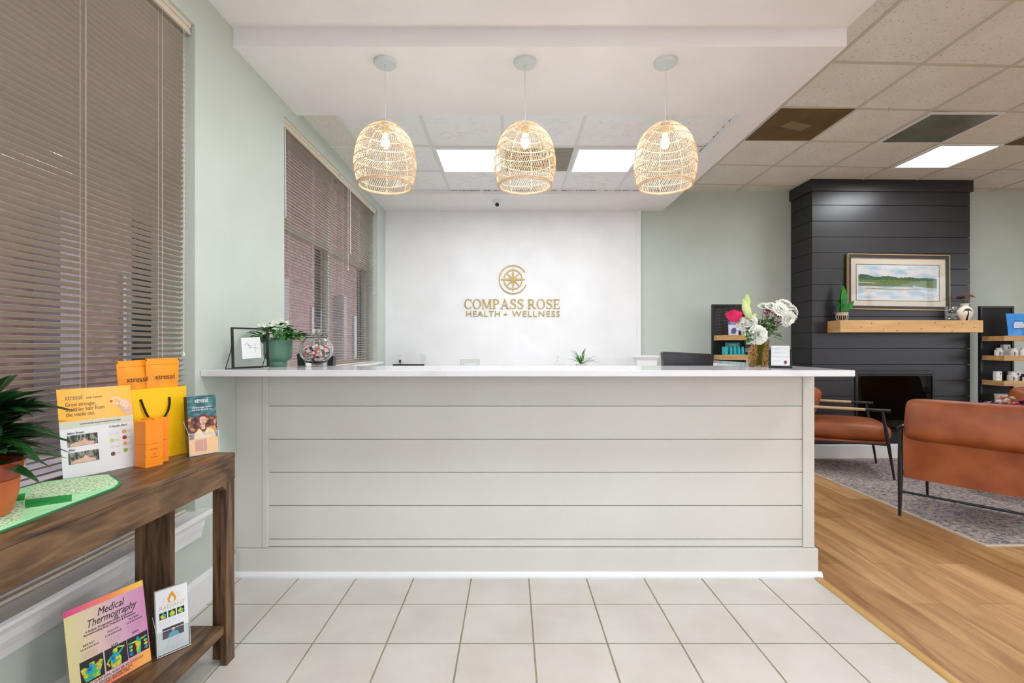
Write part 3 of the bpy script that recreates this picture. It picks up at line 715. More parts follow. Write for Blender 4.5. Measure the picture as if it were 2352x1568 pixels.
# lily buds
for p, d, L_ in (((-.085, -.03, .325), (-.10, -.1, 1), .085), ((-.085, -.05, .265), (-.30, -.1, .8), .12), ((-.05, .0, .25), (.35, 0, .6), .06)):
    p = Vector(p); d = Vector(d).normalized(); stemto(p)
    buds.tube([p+d*L_*t for t in (0, .12, .3, .5, .7, .88, 1)], [L_*q for q in (.05, .13, .19, .20, .16, .08, .01)], 12)
# small filler flowers
for i in range(16):
    p = (random.uniform(.02, .13), random.uniform(-.06, .03), random.uniform(.215, .31)); stemto(p, .0012)
    for k in range(5): sm.leaf(p, (random.uniform(-1, 1), random.uniform(-1, 1), 1), .02, .010, .1, n=3)
for i in range(110):
    a = random.uniform(0, 2*PI); lvs.leaf((random.uniform(-.05, .09), random.uniform(-.03, .03), random.uniform(.15, .26)), (math.cos(a), math.sin(a), random.uniform(0, .8)), random.uniform(.04, .07), .022, .3)
for d in ((-1, -.3, .5), (-1, -.5, .1), (-.9, -.6, -.3), (-.7, -.8, -.1)):
    for k in range(2): lvs.leaf((-.05, -.045, .16+.03*k), d, .085, .048, .15)
lvs.leaf((.06, -.02, .16), (1, -.2, -.1), .07, .02, .3)
stm.build('stems', mat('stem_green', (96, 124, 60), .6), bq, smooth=True); lvs.build('leaves', green1, bq, smooth=True); 
mum_c.build('flower_centres', mat('pale_yellow_centre', (232, 230, 176), .7), bq, smooth=True); rose.build('pink_rose', petal_p, bq, smooth='all'); buds.build('lily_buds', green_lt, bq, smooth='all')
sm.build('small_pink_flowers', mat('small_pink_petals', (190, 60, 110), .6, c2=(150, 30, 80), ns=20), bq, smooth=True)
# tiered business card holder
t_ = thing('card_holder', 'black four-tier business card holder beside the amber vase', 'card holder', (1.478, 2.665, ZK), -.50)
CH = Matrix.Translation((1.478, 2.665, ZK)) @ Matrix.Rotation(-.50, 4, 'Z')
b = B()
for k in range(4): b.box(-.056, .056, -.030+.018*k, -.016+.018*k, .0, .012+.022*k); b.box(-.056, -.047, -.034+.018*k, -.030+.018*k, 0, .026+.022*k); b.box(.047, .056, -.034+.018*k, -.030+.018*k, 0, .026+.022*k); b.box(-.047, .047, -.034+.018*k, -.030+.018*k, 0, .010+.022*k)
b.box(-.056, .056, .042, .045, 0, .10); b.build('tiered_stand', black_plastic, t_)
for k, nm in enumerate(('lowest, front tier', 'second tier from the front', 'third tier from the front', 'highest, rear tier')):
    cd = thing('business_card_stack', 'stack of white business cards on the '+nm+' of the black holder', 'business cards', (0, 0, 0), 0, 'business cards in the black holder'); cd.matrix_basis = CH @ Matrix.Translation((0, -.0265+.018*k, .0125+.022*k))
    B().box(-.045, .045, -.003, .006, 0, .044, .002).build('cards', paper, cd)
    if k == 0:
        q_ = B(); ring(q_, .024, .020, .008, .010, .001, .001, 0, 2*PI, .0032, .0036, 12); q_.T = None
        for v in q_.v: v.y, v.z = -v.z, v.y
        q_.build('portrait_print', mat('portrait_dark', (120, 70, 60), .5), cd)
    q_ = B()
    for r_ in range(3): q_.box(-.038, .005-.01*r_, -.0034, -.0031, .030-.008*r_, .0312-.008*r_)
    q_.build('printed_lines', mat('pale_print', (176, 180, 184), .5), cd)
# ================================================================ behind the desk
t_ = thing('storage_credenza', 'long low white credenza against the white wall, hidden behind the desk', 'cabinet', (.35, 5.68, 0))
B().box(-1.75, 1.75, -.22, .28, .08, .97).build('body', gloss_white, t_); B().box(-1.78, 1.78, -.25, .28, .97, 1.0, .003).build('top', quartz, t_)
B().box(-1.72, 1.72, -.18, .26, 0, .08).build('plinth', gloss_white, t_)
for k in range(6): d_ = B().box(-1.74+.58*k, -1.17+.58*k, -.235, -.221, .10, .95, .002).build('door', gloss_white, t_); B().tube([(-1.2+.58*k, -.255, .70), (-1.2+.58*k, -.255, .82)], .005, 6).build('door_handle', brass, d_)
def plate(px, py, label, dup):
    t_ = thing('wall_outlet' if dup else 'wall_switch_plate', label, 'outlet' if dup else 'switch', (wx(px), 5.985, wz(py)))
    B().box(-.037, .037, -.007, 0, -.060, .060, .002).build('cover_plate', gloss_white, t_)
    if dup:
        for dz in (-.024, .024):
            so = B().box(-.017, .017, -.0085, -.007, dz-.015, dz+.015, .001).build('socket', white, t_)
            B().box(-.008, -.006, -.0087, -.0084, dz-.002, dz+.006).box(.006, .008, -.0087, -.0084, dz-.002, dz+.006).build('slots', ink, so)
    else: B().box(-.017, .017, -.0095, -.007, -.033, .033, .001).build('rocker', white, t_)
    return t_
plate(919.5, 822, 'white duplex wall outlet with a black plug, left end of the white wall', True)
plate(975, 822, 'blank white wall plate right of the plugged outlet', False)
plate(1281, 824, 'white wall outlet behind the green spider plant', True)
t_ = thing('power_plug', 'black plug and cord in the wall outlet', 'plug', (wx(919.5), 5.9755, wz(828.5)))
B().box(-.012, .012, -.028, -.001, -.014, .010, .003).build('plug_body', black_plastic, t_); B().tube([(0, -.02, -.012), (.012, -.03, -.05), (.014, -.03, -.13)], .004, 6).build('cord', black_plastic, t_)
t_ = thing('laptop', 'thin black device whose top edge just shows above the desk, under the wall outlet', 'laptop', (wx(944), 5.72, 1.0))
B().box(-.19, .19, -.12, .12, 0, .016, .003).build('base', black_plastic, t_)
B().box(-.19, .19, .105, .113, .017, .080, .002).build('screen', black_plastic, t_)
t_ = thing('sign_frame', 'small clear frame with a thin gold edge behind the desk', 'picture frame', (wx(1084), 5.70, 1.0))
b = B(); 
for (a, c, d, e) in ((-.112, -.106, 0, .142), (.106, .112, 0, .142), (-.106, .106, .136, .142), (-.106, .106, 0, .006)): b.box(a, c, -.004, .004, d, e)
b.build('gold_edge', mat('pale_gold', (206, 190, 156), .35, .5), t_); B().box(-.106, .106, -.001, .001, .006, .136).build('clear_sheet', acrylic, t_); B().box(-.065, .065, -.003, -.0015, .01, .098).build('white_card', paper, t_)
t_ = thing('spider_plant', 'small arching green houseplant showing just above the desk top', 'plant', (wx(1323), 5.52, 1.0))
B().lathe([(.001, 0), (.05, 0), (.065, .09), (.068, .095), (.060, .09), (.001, .085)], n=28, cap=False).build('pot', gloss_white, t_, smooth=True)
b = B(); random.seed(17)
for i in range(26):
    a = random.uniform(0, 2*PI); e = random.uniform(.5, 1.3); b.leaf((0, 0, .085), (math.cos(a)*math.cos(e), math.sin(a)*math.cos(e)*.6, math.sin(e)), random.uniform(.20, .34), .016, random.uniform(.35, .6), n=8, tip=.8)
for dx, L_, w2 in ((.04, .21, .030), (-.06, .17, .030), (.01, .15, .025)): b.leaf((dx*.3, -.01, .085), (dx, 0, .2), L_, w2, .02, n=8, tip=.9)
b.leaf((0, 0, .085), (-.55, 0, .7), .19, .028, .15, n=8)
b.build('foliage', mat('bright_leaf_green', (62, 132, 40), .4, c2=(112, 178, 70), ns=10), t_, smooth=True)
for (px, wd_, py, lb) in ((1463, .27, 814.5, 'white moulded planter box on the credenza, left of the two'), (1530, .27, 819, 'white moulded planter box partly hidden by the black chair')):
    t_ = thing('planter_box', lb, 'box', (wx(px), 5.60, 1.0), 0, 'white moulded boxes behind the desk'); hh = wz(py)-1.0
    b = B(); b.prism([(-wd_/2+.03, 0), (wd_/2-.03, 0), (wd_/2-.02, hh-.04), (-wd_/2+.02, hh-.04)], -.07, .07, 'y'); b.build('body', gloss_white, t_)
    B().box(-wd_/2+.008, wd_/2-.008, -.08, .08, hh-.04, hh-.022, .003).box(-wd_/2, wd_/2, -.09, .09, hh-.022, hh, .003).build('rim', gloss_white, t_)
t_ = thing('security_camera', 'small white dome security camera with a black lens under the soffit', 'camera', (wx(1143.5), 5.56, ZS))
B().lathe([(.001, 0), (.046, 0), (.046, -.018), (.042, -.026), (.001, -.026)], n=30, cap=False).build('mount', gloss_white, t_, smooth=True); B().ball((0, 0, -.040), .034, 20, 12).build('eyeball', gloss_white, t_, smooth='all')
B().lathe([(.001, 0), (.022, 0), (.022, .006), (.001, .012)], n=20, cap=False).build('lens', black_plastic, t_, loc=(.004, -.026, -.056), smooth=True).rotation_euler = (1.9, 0, 0)
def office_chair(label, loc, rz, w_, top, rs=.27):
    t_ = thing('office_chair', label, 'chair', loc, rz, 'black office chairs behind the desk')
    lea = mat('black_leather', (42, 40, 44), .32, c2=(30, 28, 32), ns=20)
    b = B(); b.T = Matrix.Translation((0, .22, 0)); h = w_/2
    b.prism([(-h*.85, .62), (h*.85, .62), (h*.97, top-.05), (h, top-.008), (h-.01, top), (-h+.01, top-.015), (-h, top-.02), (-h*.97, top-.08)], -.03, .02, 'y')
    b.build('backrest', lea, t_); B().puff((0, .0, .50), max(.30, w_+.06), .44, .10).build('seat', lea, t_, smooth='all')
    B().tube([(0, .18, .46), (0, .27, .50), (0, .255, .66)], .018, 8).build('back_bracket', black_plastic, t_)
    B().cyl(0, 0, .08, .46, .025).build('gas_column', black_plastic, t_)
    b = B()
    for k in range(5): a = 2*PI*k/5+.3; b.tube([(0, 0, .11), (rs*math.cos(a), rs*math.sin(a), .075)], [.028, .016], 8)
    b.build('star_base', black_plastic, t_)
    for k in range(5): a = 2*PI*k/5+.3; B().tube([(rs*math.cos(a)-.012*math.sin(a), rs*math.sin(a)+.012*math.cos(a), .03), (rs*math.cos(a)+.012*math.sin(a), rs*math.sin(a)-.012*math.cos(a), .03)], .030, 14).build('caster', black_plastic, t_)
    return t_
office_chair('black office chair back showing above the desk top, left of the amber vase', (1.157, 3.42, 0), PI+.02, .338, 1.262, .24)
office_chair('black office chair back half hidden behind the candy jar', (-1.318, 3.52, 0), PI-.03, .25, 1.249, .185)
# ================================================================ FIREPLACE
blackwood = mat('black_shiplap_paint', (44, 42, 44), .33, c2=(40, 38, 40), ns=3)
core_m = mat('black_gap', (12, 11, 12), .8)
FR = thing('fireplace', 'floor to ceiling black shiplap fireplace with a pale wood mantel', 'fireplace', (3.475, 5.605, 0), math.radians(1.2))
WF = 1.86; DF = .41
b = B(); b.box(.016, WF-.016, .016, DF, 0, ZC-.13); b.build('core', core_m, FR)
b = B(); z = .165; P = .184
zs = [.165+P*i for i in range(17)]; zs = [q for q in zs if q < 3.08]+[3.09]
IX0, IX1, IZ0, IZ1 = .50, 1.435, .31, 1.015
for a, c in zip(zs, zs[1:]):
    a += .0025; c -= .0025
    if c < IZ0 or a > IZ1: segs = [(0, WF)]
    else: segs = [(0, IX0), (IX1, WF)]
    for (p, q) in segs: b.box(p, q, 0, .0159, a, c, .001)
    b.box(0, .0159, .016, DF, a, c); b.box(WF-.0159, WF, .016, DF, a, c)
b.box(IX0, IX1, 0, .0159, IZ1+.001, .165+P*5-.0025, .001); b.box(IX0, IX1, 0, .0159, .1675, IZ0-.001, .001)
b.build('shiplap_cladding', blackwood, FR)
b = B(); b.box(-.022, WF+.022, -.022, DF, 3.085, ZC, .002); b.build('crown_board', blackwood, FR)
b = B(); b.box(-.016, WF+.016, -.016, DF, 0, .150, .003); b.box(-.005, WF+.005, -.005, DF, .15, .166); b.build('baseboard', gloss_white, FR)
pine = mat('pine_mantel', (226, 182, 122), .5, c2=(206, 158, 98), ns=2.2, nd=6, st=(1, 3, 9), lo=.35, hi=.7)
b = B(); b.box(.178, 1.80, -.215, -.0005, 1.450, 1.585, .003); mt_ = b.build('mantel_shelf', pine, FR)
b = B(); random.seed(9)
for fx, fz in ((.29, .45), (.42, .25), (.5, .14), (.51, .72), (.64, .3), (.72, .8), (.775, .45), (.82, .12), (.88, .7), (.95, .4), (.35, .75)):
    x = .178+(fx-.17)*1.95; 
    b.T = Matrix.Translation((x, -.2155, 1.45+.135*fz)) @ Matrix.Rotation(PI/2, 4, 'X') @ Matrix.Diagonal((1.25, .8, 1, 1)); b.lathe([(.0065, -.001), (.0065, .0004)], n=12)
b.build('knots', mat('dark_knots', (112, 68, 32), .6), mt_)
# electric fire
b = B(); b.box(IX0, IX1, -.012, .10, IZ1-.045, IZ1); b.box(IX0, IX1, -.012, .10, IZ0, IZ0+.03); b.box(IX0, IX0+.03, -.012, .10, IZ0+.03, IZ1-.045); b.box(IX1-.03, IX1, -.012, .10, IZ0+.03, IZ1-.045); b.box(IX0+.03, IX1-.03, -.020, -.012, IZ1-.06, IZ1-.054)
fi = b.build('fire_insert', mat('satin_black', (16, 15, 16), .3), FR)
b = B(); b.box(IX0+.03, IX1-.03, .015, .30, IZ0+.025, IZ0+.03); b.box(IX0+.03, IX1-.03, .295, .30, IZ0+.03, IZ1-.045); b.build('fire_box', mat('charred_box', (62, 48, 42), .7, c2=(88, 60, 46), ns=5), fi)
b = B()
for k in range(9): x = IX0+.12+.085*k; b.tube([(x-.12, .10+.03*(k % 3), IZ0+.06+.02*(k % 2)), (x+.12, .14+.02*(k % 2), IZ0+.10+.035*(k % 3))], [.022, .030], 8)
b.build('logs', mat('charred_logs', (120, 76, 50), .8, c2=(50, 34, 28), ns=22), fi)
B().box(IX0+.03, IX1-.03, -.004, -.001, IZ0+.03, IZ1-.045).build('glass_pane', clear_mat('smoked_glass', (214, 204, 196), .04), fi)
def fl_(x, y, z=0):   # fireplace-local to world
    return FR.matrix_basis @ Vector((x, y, z)) if False else Matrix.Translation((3.475, 5.605, 0)) @ Matrix.Rotation(math.radians(1.2), 4, 'Z') @ Vector((x, y, z))
# painting
pm = plane_M(fl_(.385, -.030, 1.722), fl_(1.585, -.030, 1.706), (0, .022, 1))
t_ = thing('framed_painting', 'wide framed marsh landscape in a black and gold frame above the mantel', 'painting', M=pm)
PW, PH = 1.200, .640
def bezel(b, x0, x1, y0, y1, w_, z0, z1):
    b.box(x0, x1, y0, y0+w_, z0, z1); b.box(x0, x1, y1-w_, y1, z0, z1); b.box(x0, x0+w_, y0+w_, y1-w_, z0, z1); b.box(x1-w_, x1, y0+w_, y1-w_, z0, z1)
gold = mat('antique_gold', (206, 172, 106), .4, .4)
b = B(); bezel(b, 0, PW, 0, PH, .007, -.010, .016); b.build('gold_edge', gold, t_)
b = B(); bezel(b, .007, PW-.007, .007, PH-.007, .035, -.010, .013); b.build('frame', mat('dark_umber_frame', (52, 44, 42), .4), t_)
b = B(); b.box(.042, PW-.042, .042, PH-.042, -.006, .002); b.build('mat_board', mat('cream_mat_board', (222, 210, 188), .7), t_)
ax0, ax1, ay0, ay1 = .112, PW-.120, .108, PH-.122
b = B(); bezel(b, ax0-.006, ax1+.006, ay0-.006, ay1+.006, .006, .002, .0035); b.build('inner_mat_line', mat('umber_line', (84, 66, 58), .6), t_)
B().box(ax0, ax1, ay0, ay1, .002, .0025).build('print_border', paper, t_)
sx0, sx1, sy0, sy1 = ax0+.022, ax1-.026, ay0+.022, ay1-.014
sw, shh = sx1-sx0, sy1-sy0
def band(name, m, ys_top, ys_bot, z, par):
    b = B(); n = len(ys_top); 
    for i in range(n-1):
        x0_, x1_ = sx0+sw*i/(n-1), sx0+sw*(i+1)/(n-1)
        b.add([(x0_, sy0+shh*ys_bot[i], z), (x1_, sy0+shh*ys_bot[i+1], z), (x1_, sy0+shh*ys_top[i+1], z), (x0_, sy0+shh*ys_top[i], z)], [(0, 1, 2, 3)])
    return b.build(name, m, par)
sky = ramp_mat('painted_sky', [(.32, (160, 194, 214)), (.48, (200, 214, 222)), (.58, (234, 226, 218)), (.68, (216, 222, 224))], ns=5, st=(1, 2.5, 1), r=.5)
cv = B().box(sx0, sx1, sy0, sy1, .0025, .0030).build('painted_canvas', sky, t_)
random.seed(31); N_ = 60
tt = [.72-.10*(i/N_)**.6+.035*math.sin(i*.35)*(1-i/N_)+random.uniform(0, .022) for i in range(N_+1)]
band('painted_trees', mat('painted_trees', (52, 78, 62), .6, c2=(96, 122, 84), ns=60), tt, [.52]*(N_+1), .0033, cv)
band('painted_marsh', mat('painted_marsh', (128, 150, 86), .6, c2=(86, 112, 66), ns=28, st=(1, 4, 1)), [.58-.03*i/N_ for i in range(N_+1)], [.46-.14*min(1, (i/N_)*1.2)+.01*math.sin(i) for i in range(N_+1)], .0036, cv)
band('painted_creek', mat('painted_creek', (196, 212, 222), .5, c2=(168, 190, 206), ns=20, st=(1, 4, 1)), [.50-.16*(i/N_)+.015*math.sin(i*.2) for i in range(N_+1)], [.46-.22*(i/N_)+.015*math.sin(i*.2) for i in range(N_+1)], .0039, cv)
band('painted_marsh', mat('painted_marsh_dark', (92, 112, 64), .6, c2=(138, 148, 92), ns=28, st=(1, 4, 1)), [.47-.03*(i/N_) if i < 24 else .458-.05*((i-24)/18) if i < 42 else .33 for i in range(N_+1)], [.38-.02*(i/N_) if i < 42 else .33 for i in range(N_+1)], .0042, cv)
band('painted_sandbar', mat('painted_sand', (206, 186, 158), .6, c2=(150, 140, 110), ns=30, st=(1, 5, 1)), [.30 if not 5 < i < 48 else .325-.02*math.sin((i-5)/43*PI) for i in range(N_+1)], [.30 if not 5 < i < 48 else .30-.035*math.sin((i-5)/43*PI) for i in range(N_+1)], .0045, cv)
B().box(.042, PW-.042, .042, PH-.042, .0080, .0090).build('glass', clear_mat('picture_glass', (248, 248, 248), .05), t_)
# mantel things
def onm(px, d=-.12):   # x along the mantel from where it shows, a depth in front of the face
    Y = 5.605+d+.03; return ((px-1174)*Y/1115, Y+0*px, 1.5852)
x, y, z = onm(1934)
t_ = thing('potted_succulent', 'tall green plant in a pink and black striped pot, left end of the mantel', 'plant', (x, y, z))
B().lathe([(.001, 0), (.040, 0), (.052, .018), (.060, .052), (.060, .056), (.001, .056)], n=30, cap=False).build('pot_base', mat('black_glaze', (32, 30, 30), .5), t_, smooth=True)
b = B()
for k in range(18): a = 2*PI*k/18; d = Vector((math.cos(a), math.sin(a), 0)); b.tube([d*.0445+Vector((0, 0, .006)), d*.0535+Vector((0, 0, .019)), d*.0605+Vector((0, 0, .052))], .0016 if k % 2 else .0034, 5)
b.build('painted_stripes', mat('cream_glaze', (226, 214, 200), .6), t_)
B().lathe([(.0605, .056), (.061, .092), (.056, .092), (.055, .07), (.001, .07)], n=30, cap=False).build('pot_rim', mat('pale_pink_glaze', (216, 186, 170), .6, kind='voronoi', bump=.5, bs=260), t_, smooth=True)
b = B()
for d, L_, w_, bs_ in (((.02, 0, 1), .34, .085, (0, 0, .08)), ((.04, -.03, 1), .30, .08, (.0, -.01, .10)), ((-.16, -.05, 1), .20, .06, (-.01, 0, .08)), ((.75, -.1, 1), .19, .055, (.01, -.01, .08)), ((.5, .05, 1), .13, .05, (.02, 0, .08)), ((-.35, -.1, 1), .15, .05, (-.01, 0, .08)), ((.1, -.2, 1), .12, .09, (.0, -.01, .07))):
    b.leaf(bs_, d, L_, w_, .04, fold=.25, n=9, up=(0, -1, 0))
b.build('leaves', mat('glossy_leaf', (28, 104, 36), .22, c2=(60, 150, 60), ns=7), t_, smooth=True)
x, y, z = onm(2216)
t_ = thing('palm_vase', 'small white vase with a painted palm tree, right end of the mantel', 'vase', (x, y, z), -.38)
vp = [(.001, 0), (.036, 0), (.048, .02), (.066, .055), (.074, .088), (.070, .118), (.052, .146), (.036, .162), (.036, .178), (.045, .194), (.040, .194), (.031, .178), (.001, .17)]
B().lathe(vp, n=40, cap=False).build('vase_body', mat('ivory_ceramic', (234, 224, 208), .5), t_, smooth=True)
def vr(z_):
    for (a, za), (c, zc) in zip(vp[1:], vp[2:]):
        if za <= z_ <= zc: return a+(c-a)*(z_-za)/(zc-za)
    return .05
b = B()
def onv(u, z_): r = vr(z_)+.0012; a = -PI/2+u/r; return Vector((r*math.cos(a), r*math.sin(a), z_))
b.tube([onv(.002, .004), onv(0, .04), onv(.004, .08), onv(.0, .112)], [.011, .008, .0055, .004], 6)
for k in range(9):
    a = -.35+k*(PI+.7)/8; b.tube([onv(0, .112), onv(.024*math.cos(a), .114+.016*math.sin(a)+.006), onv(.046*math.cos(a), .106+.018*math.sin(a)-.006)], [.004, .0036, .0008], 5)
b.build('painted_palm', mat('black_palm_paint', (26, 24, 24), .6), t_, smooth=True)
t2 = thing('gerbera_flowers', 'one dark and one coral pink gerbera standing in the palm tree vase', 'flowers', (x, y, z+.15))
b = B(); b.tube([(0, 0, 0), (-.02, 0, .06), (-.05, -.01, .105)], .003, 6); b.tube([(0, 0, 0), (.01, 0, .07), (.04, -.01, .12)], .003, 6); b.tube([(0, 0, 0), (.0, .01, .06), (.02, .01, .08)], .003, 6)
for k in range(5): b.leaf((0, 0, .02), (math.cos(k*1.3), -.2, 1), .09, .012, .1)
b.build('stems', mat('stem_green', (96, 124, 60), .6), t2, smooth=True)
for c_, nd, m_, nm in (((-.06, -.012, .108), (-.35, -.3, .9), mat('burgundy_petals', (70, 20, 40), .6), 'dark_bloom'), ((.048, -.012, .128), (.35, -.2, .9), mat('coral_petals', (240, 160, 140), .6), 'coral_bloom')):
    b = B(); u, v = basis(nd); nd = Vector(nd).normalized()
    for l in range(3):
        for i in range(18): a = 2*PI*i/18+l*.17; b.leaf(Vector(c_)+nd*.003*l, u*math.cos(a)+v*math.sin(a)+nd*(.1+.15*l), .055-.01*l, .012, .12, n=4, up=nd)
    b.build(nm, m_, t2, smooth=True)
x, y, z = onm(2185, -.10)
t_ = thing('acrylic_award', 'clear acrylic award block with white lettering beside the palm vase on the mantel', 'award', (x, y, z))
B().box(-.075, .075, -.03, .03, 0, .012, .002).build('base', black_plastic, t_)
B().box(-.070, .070, -.008, .008, .012, .168, .002).build('clear_block', acrylic, t_)
b = B(); b.T = Matrix.Translation((0, -.0086, 0)) @ Matrix.Rotation(PI/2, 4, 'X'); ring(b, .012, .148, .009, .009, .001, .001, 0, 2*PI, 0, .0004, 14)
b.prism([(-.045, .022), (-.018, .022), (-.022, .034), (-.032, .036), (-.042, .028)], 0, .0004); b.build('emblem', white_ink, t_)
TX = Matrix.Rotation(PI/2, 4, 'X')
for s_, z_, h_, w_ in (('BEST OF', .128, .012, .072), ('2023', .104, .008, .02), ('COMPASS ROSE', .074, .011, .10), ('HEALTH & WELLNESS', .060, .011, .112), ('presented by', .046, .008, .05), ('PROVIDENCE', .028, .010, .062)):
    text(s_, h_, white_ink, t_, (-w_/2+(.018 if 'PROV' in s_ else 0), -.0088, z_), 'lettering', .0002, TX, width=w_)
# ================================================================ product display stands
board_m = mat('black_board', (28, 27, 27), .7); shelf_m = mat('oak_shelf', (206, 164, 108), .5, c2=(186, 142, 88), ns=3, st=(1, 6, 9))
def stand(x, label, zt, shelves, words):
    t_ = thing('display_stand', label, 'display stand', (x, 5.56, 0), 0, 'black display boards with wooden ledges')
    w_ = .385
    b = B(); b.box(0, w_, 0, .02, 0, zt, 0); fr = B(); bezel_ = [(0, .022, -.012, 0), (w_-.022, w_, -.012, 0)]
    for a, c, d, e in bezel_: fr.box(a, c, d, -.0001, 0, zt)
    fr.box(.022, w_-.022, -.012, -.0001, zt-.022, zt)
    b.build('back_board', board_m, t_); fr.build('frame', black_m, t_)
    for z_ in shelves:
        b = B(); b.box(.020, w_+.0, -.25, -.0125, z_-.018, z_); b.box(.020, w_, -.262, -.25, z_-.045, z_+.012, .001); b.box(.016, .0199, -.262, -.0125, z_-.045, z_+.010); b.box(w_+.0001, w_+.004, -.262, -.0125, z_-.045, z_+.010)
        b.build('shelf', shelf_m, t_)
    if words:
        wm = mat('grey_chalk_lettering', (92, 90, 90), .7)
        for r_ in range(9):
            text('STAY SALTY STAY', .030, wm, t_, (.030, -.0006, zt-.075-.034*r_), 'printed_lettering', .0002, Matrix.Rotation(-.0, 4, 'Y') @ TX @ Matrix.Rotation(.12, 4, 'Z'), width=.32)
    return t_
stand(2.300, 'black display board with wooden ledges on the green wall, behind the bouquet', 1.775, [1.407, 1.190, .97, .75, .53], True)
stand(5.365, 'black display board with wooden ledges right of the fireplace', 1.755, [1.398, 1.183, .905, .632, .36], False)
# left stand stock
SZ1, SZ2 = 1.4075, 1.1905
pm = plane_M((2.42, 5.40, SZ1), (2.52, 5.385, SZ1), (-.02, .12, 1))
t_ = thing('brochure', 'upright white and violet leaflet on the upper ledge of the left display board', 'brochure', M=pm)
B().box(0, .105, 0, .165, -.004, 0).build('sheet', mat('pale_lilac_print', (206, 208, 232), .4), t_)
b = B(); b.box(.0, .105, .130, .165, .0002, .0008); b.build('header_print', mat('violet_print', (72, 86, 178), .4), t_)
b = B(); b.prism([(.025, .03), (.07, .025), (.085, .06), (.075, .095), (.045, .09), (.03, .07)], .0002, .0008); b.build('picture_print', mat('dark_violet_print', (70, 76, 120), .4), t_)
text('TIDAL', .022, white_ink, t_, (.02, .14, .001), 'lettering', .0002)
def bottle(label, loc, r, h, body, cap_, lab=None, group=None, capr=.62):
    t_ = thing('supplement_bottle', label, 'bottle', loc, 0, group)
    B().lathe([(.001, 0), (r*.95, 0), (r, .003), (r, h*.66), (r*.92, h*.74), (r*.60, h*.79), (r*.58, h*.82), (.001, h*.82)], n=26, cap=False).build('bottle_body', body, t_, smooth=True)
    B().lathe([(.001, h*.80), (r*capr+.002, h*.80), (r*capr+.002, h*.985), (r*capr-.001, h), (.001, h)], n=26, cap=False).build('cap', cap_, t_, smooth=True)
    if lab:
        q = B(); n = 18
        for i in range(n):
            a0 = -PI/2-1.2+2.4*i/n; a1 = -PI/2-1.2+2.4*(i+1)/n; rr = r+.0006
            q.add([(rr*math.cos(a0), rr*math.sin(a0), h*.10), (rr*math.cos(a1), rr*math.sin(a1), h*.10), (rr*math.cos(a1), rr*math.sin(a1), h*.58), (rr*math.cos(a0), rr*math.sin(a0), h*.58)], [(0, 1, 2, 3)])
        lo = q.build('label', lab, t_, smooth=True); k_ = B()
        for j in range(4): k_.box(-r*.45, r*(.5-.12*j), -r-.0014, -r*.88, h*(.44-.07*j), h*(.455-.07*j))
        k_.box(-r*.62, -r*.50, -r-.0002, -r*.5, h*.12, h*.56); k_.build('label_print', mat('label_grey_print', (96, 98, 104), .5), lo)
    return t_
lab_w = mat('label_white', (228, 228, 226), .45); plw = mat('white_plastic', (236, 236, 232), .35)
bottle('white bottle with a black cap on the upper ledge of the left display board', (2.595, 5.42, SZ1), .026, .105, plw, black_plastic, lab_w)
def pouch(label, cat, M, w_, h_, d_, m_, name='pouch'):
    t_ = thing(name, label, cat, M=M); b = B(); n = 12; k = 12
    def P(i, j, s_):
        u = i/n; v = j/k; t = math.sin(PI*u)**.6*(1-v**3)*(1 if v < .86 else .15); wv = 1-.05*math.sin(PI*v)+.02*v
        return (w_/2+(u-.5)*w_*wv, h_*v, s_*(d_*t*.5+.0006)+.0008*math.sin(9*u+7*v))
    for s_ in (1, -1):
        vs = [P(i, j, s_) for j in range(k+1) for i in range(n+1)]
        b.add(vs, [(j*(n+1)+i, j*(n+1)+i+1, (j+1)*(n+1)+i+1, (j+1)*(n+1)+i) for j in range(k) for i in range(n)])
    for (i0, i1) in ((0, 0), (n, n)):
        for j in range(k): b.add([P(i0, j, 1), P(i0, j, -1), P(i0, j+1, -1), P(i0, j+1, 1)], [(0, 1, 2, 3)])
    b.add([P(0, 0, 1), P(n, 0, 1), P(n, 0, -1), P(0, 0, -1)], [(0, 1, 2, 3)]); b.add([P(0, k, 1), P(n, k, 1), P(n, k, -1), P(0, k, -1)], [(0, 1, 2, 3)])
    b.build('body', m_, t_, smooth=True); return t_
pouch('sky blue pouch on the upper ledge of the left display board', 'pouch', plane_M((2.625, 5.40, SZ1), (2.685, 5.40, SZ1), (-.02, .03, 1)), .06, .115, .03, mat('sky_blue_foil', (84, 184, 222), .35))
# teal counter display
teal = mat('teal_card', (22, 128, 128), .4); teal_b = mat('teal_plastic', (40, 168, 178), .35)
t_ = thing('teal_display_box', 'teal cardboard tray with a raised back panel on the left display board', 'display box', (2.40, 5.34, SZ2))
B().box(-.02, .165, -.028, .07, 0, .016).build('tray', teal_b, t_); B().box(-.02, .14, .055, .060, .016, .145).build('back_panel', teal, t_); B().box(-.055, -.022, -.02, .06, 0, .10, .001).build('side_carton', teal_b, t_)
text('The Hangover', .016, white_ink, t_, (.02, .0545, .115), 'lettering', .0002, TX, width=.09)
for k in range(4):
    bottle('small teal bottle in the teal tray, %s' % ('leftmost of the four', 'second from the left', 'third from the left', 'rightmost of the four')[k], (2.415+.043*k, 5.335, SZ2+.0162), .0165, .085, teal_b, teal_b, None, 'small teal bottles in the tray')
t_ = thing('product_box', 'black lettered carton on the ledge behind the amber vase, left of the two', 'box', (2.615, 5.40, SZ2), 0, 'black cartons on the left display board')
B().box(-.030, .030, -.03, .03, 0, .125, .001).build('carton', black_plastic, t_); text('LIVER', .02, white_ink, t_, (-.022, -.0305, .07), 'lettering', .0002, TX, width=.044); text('ENERGY', .02, white_ink, t_, (-.022, -.0305, .045), 'lettering', .0002, TX, width=.044)
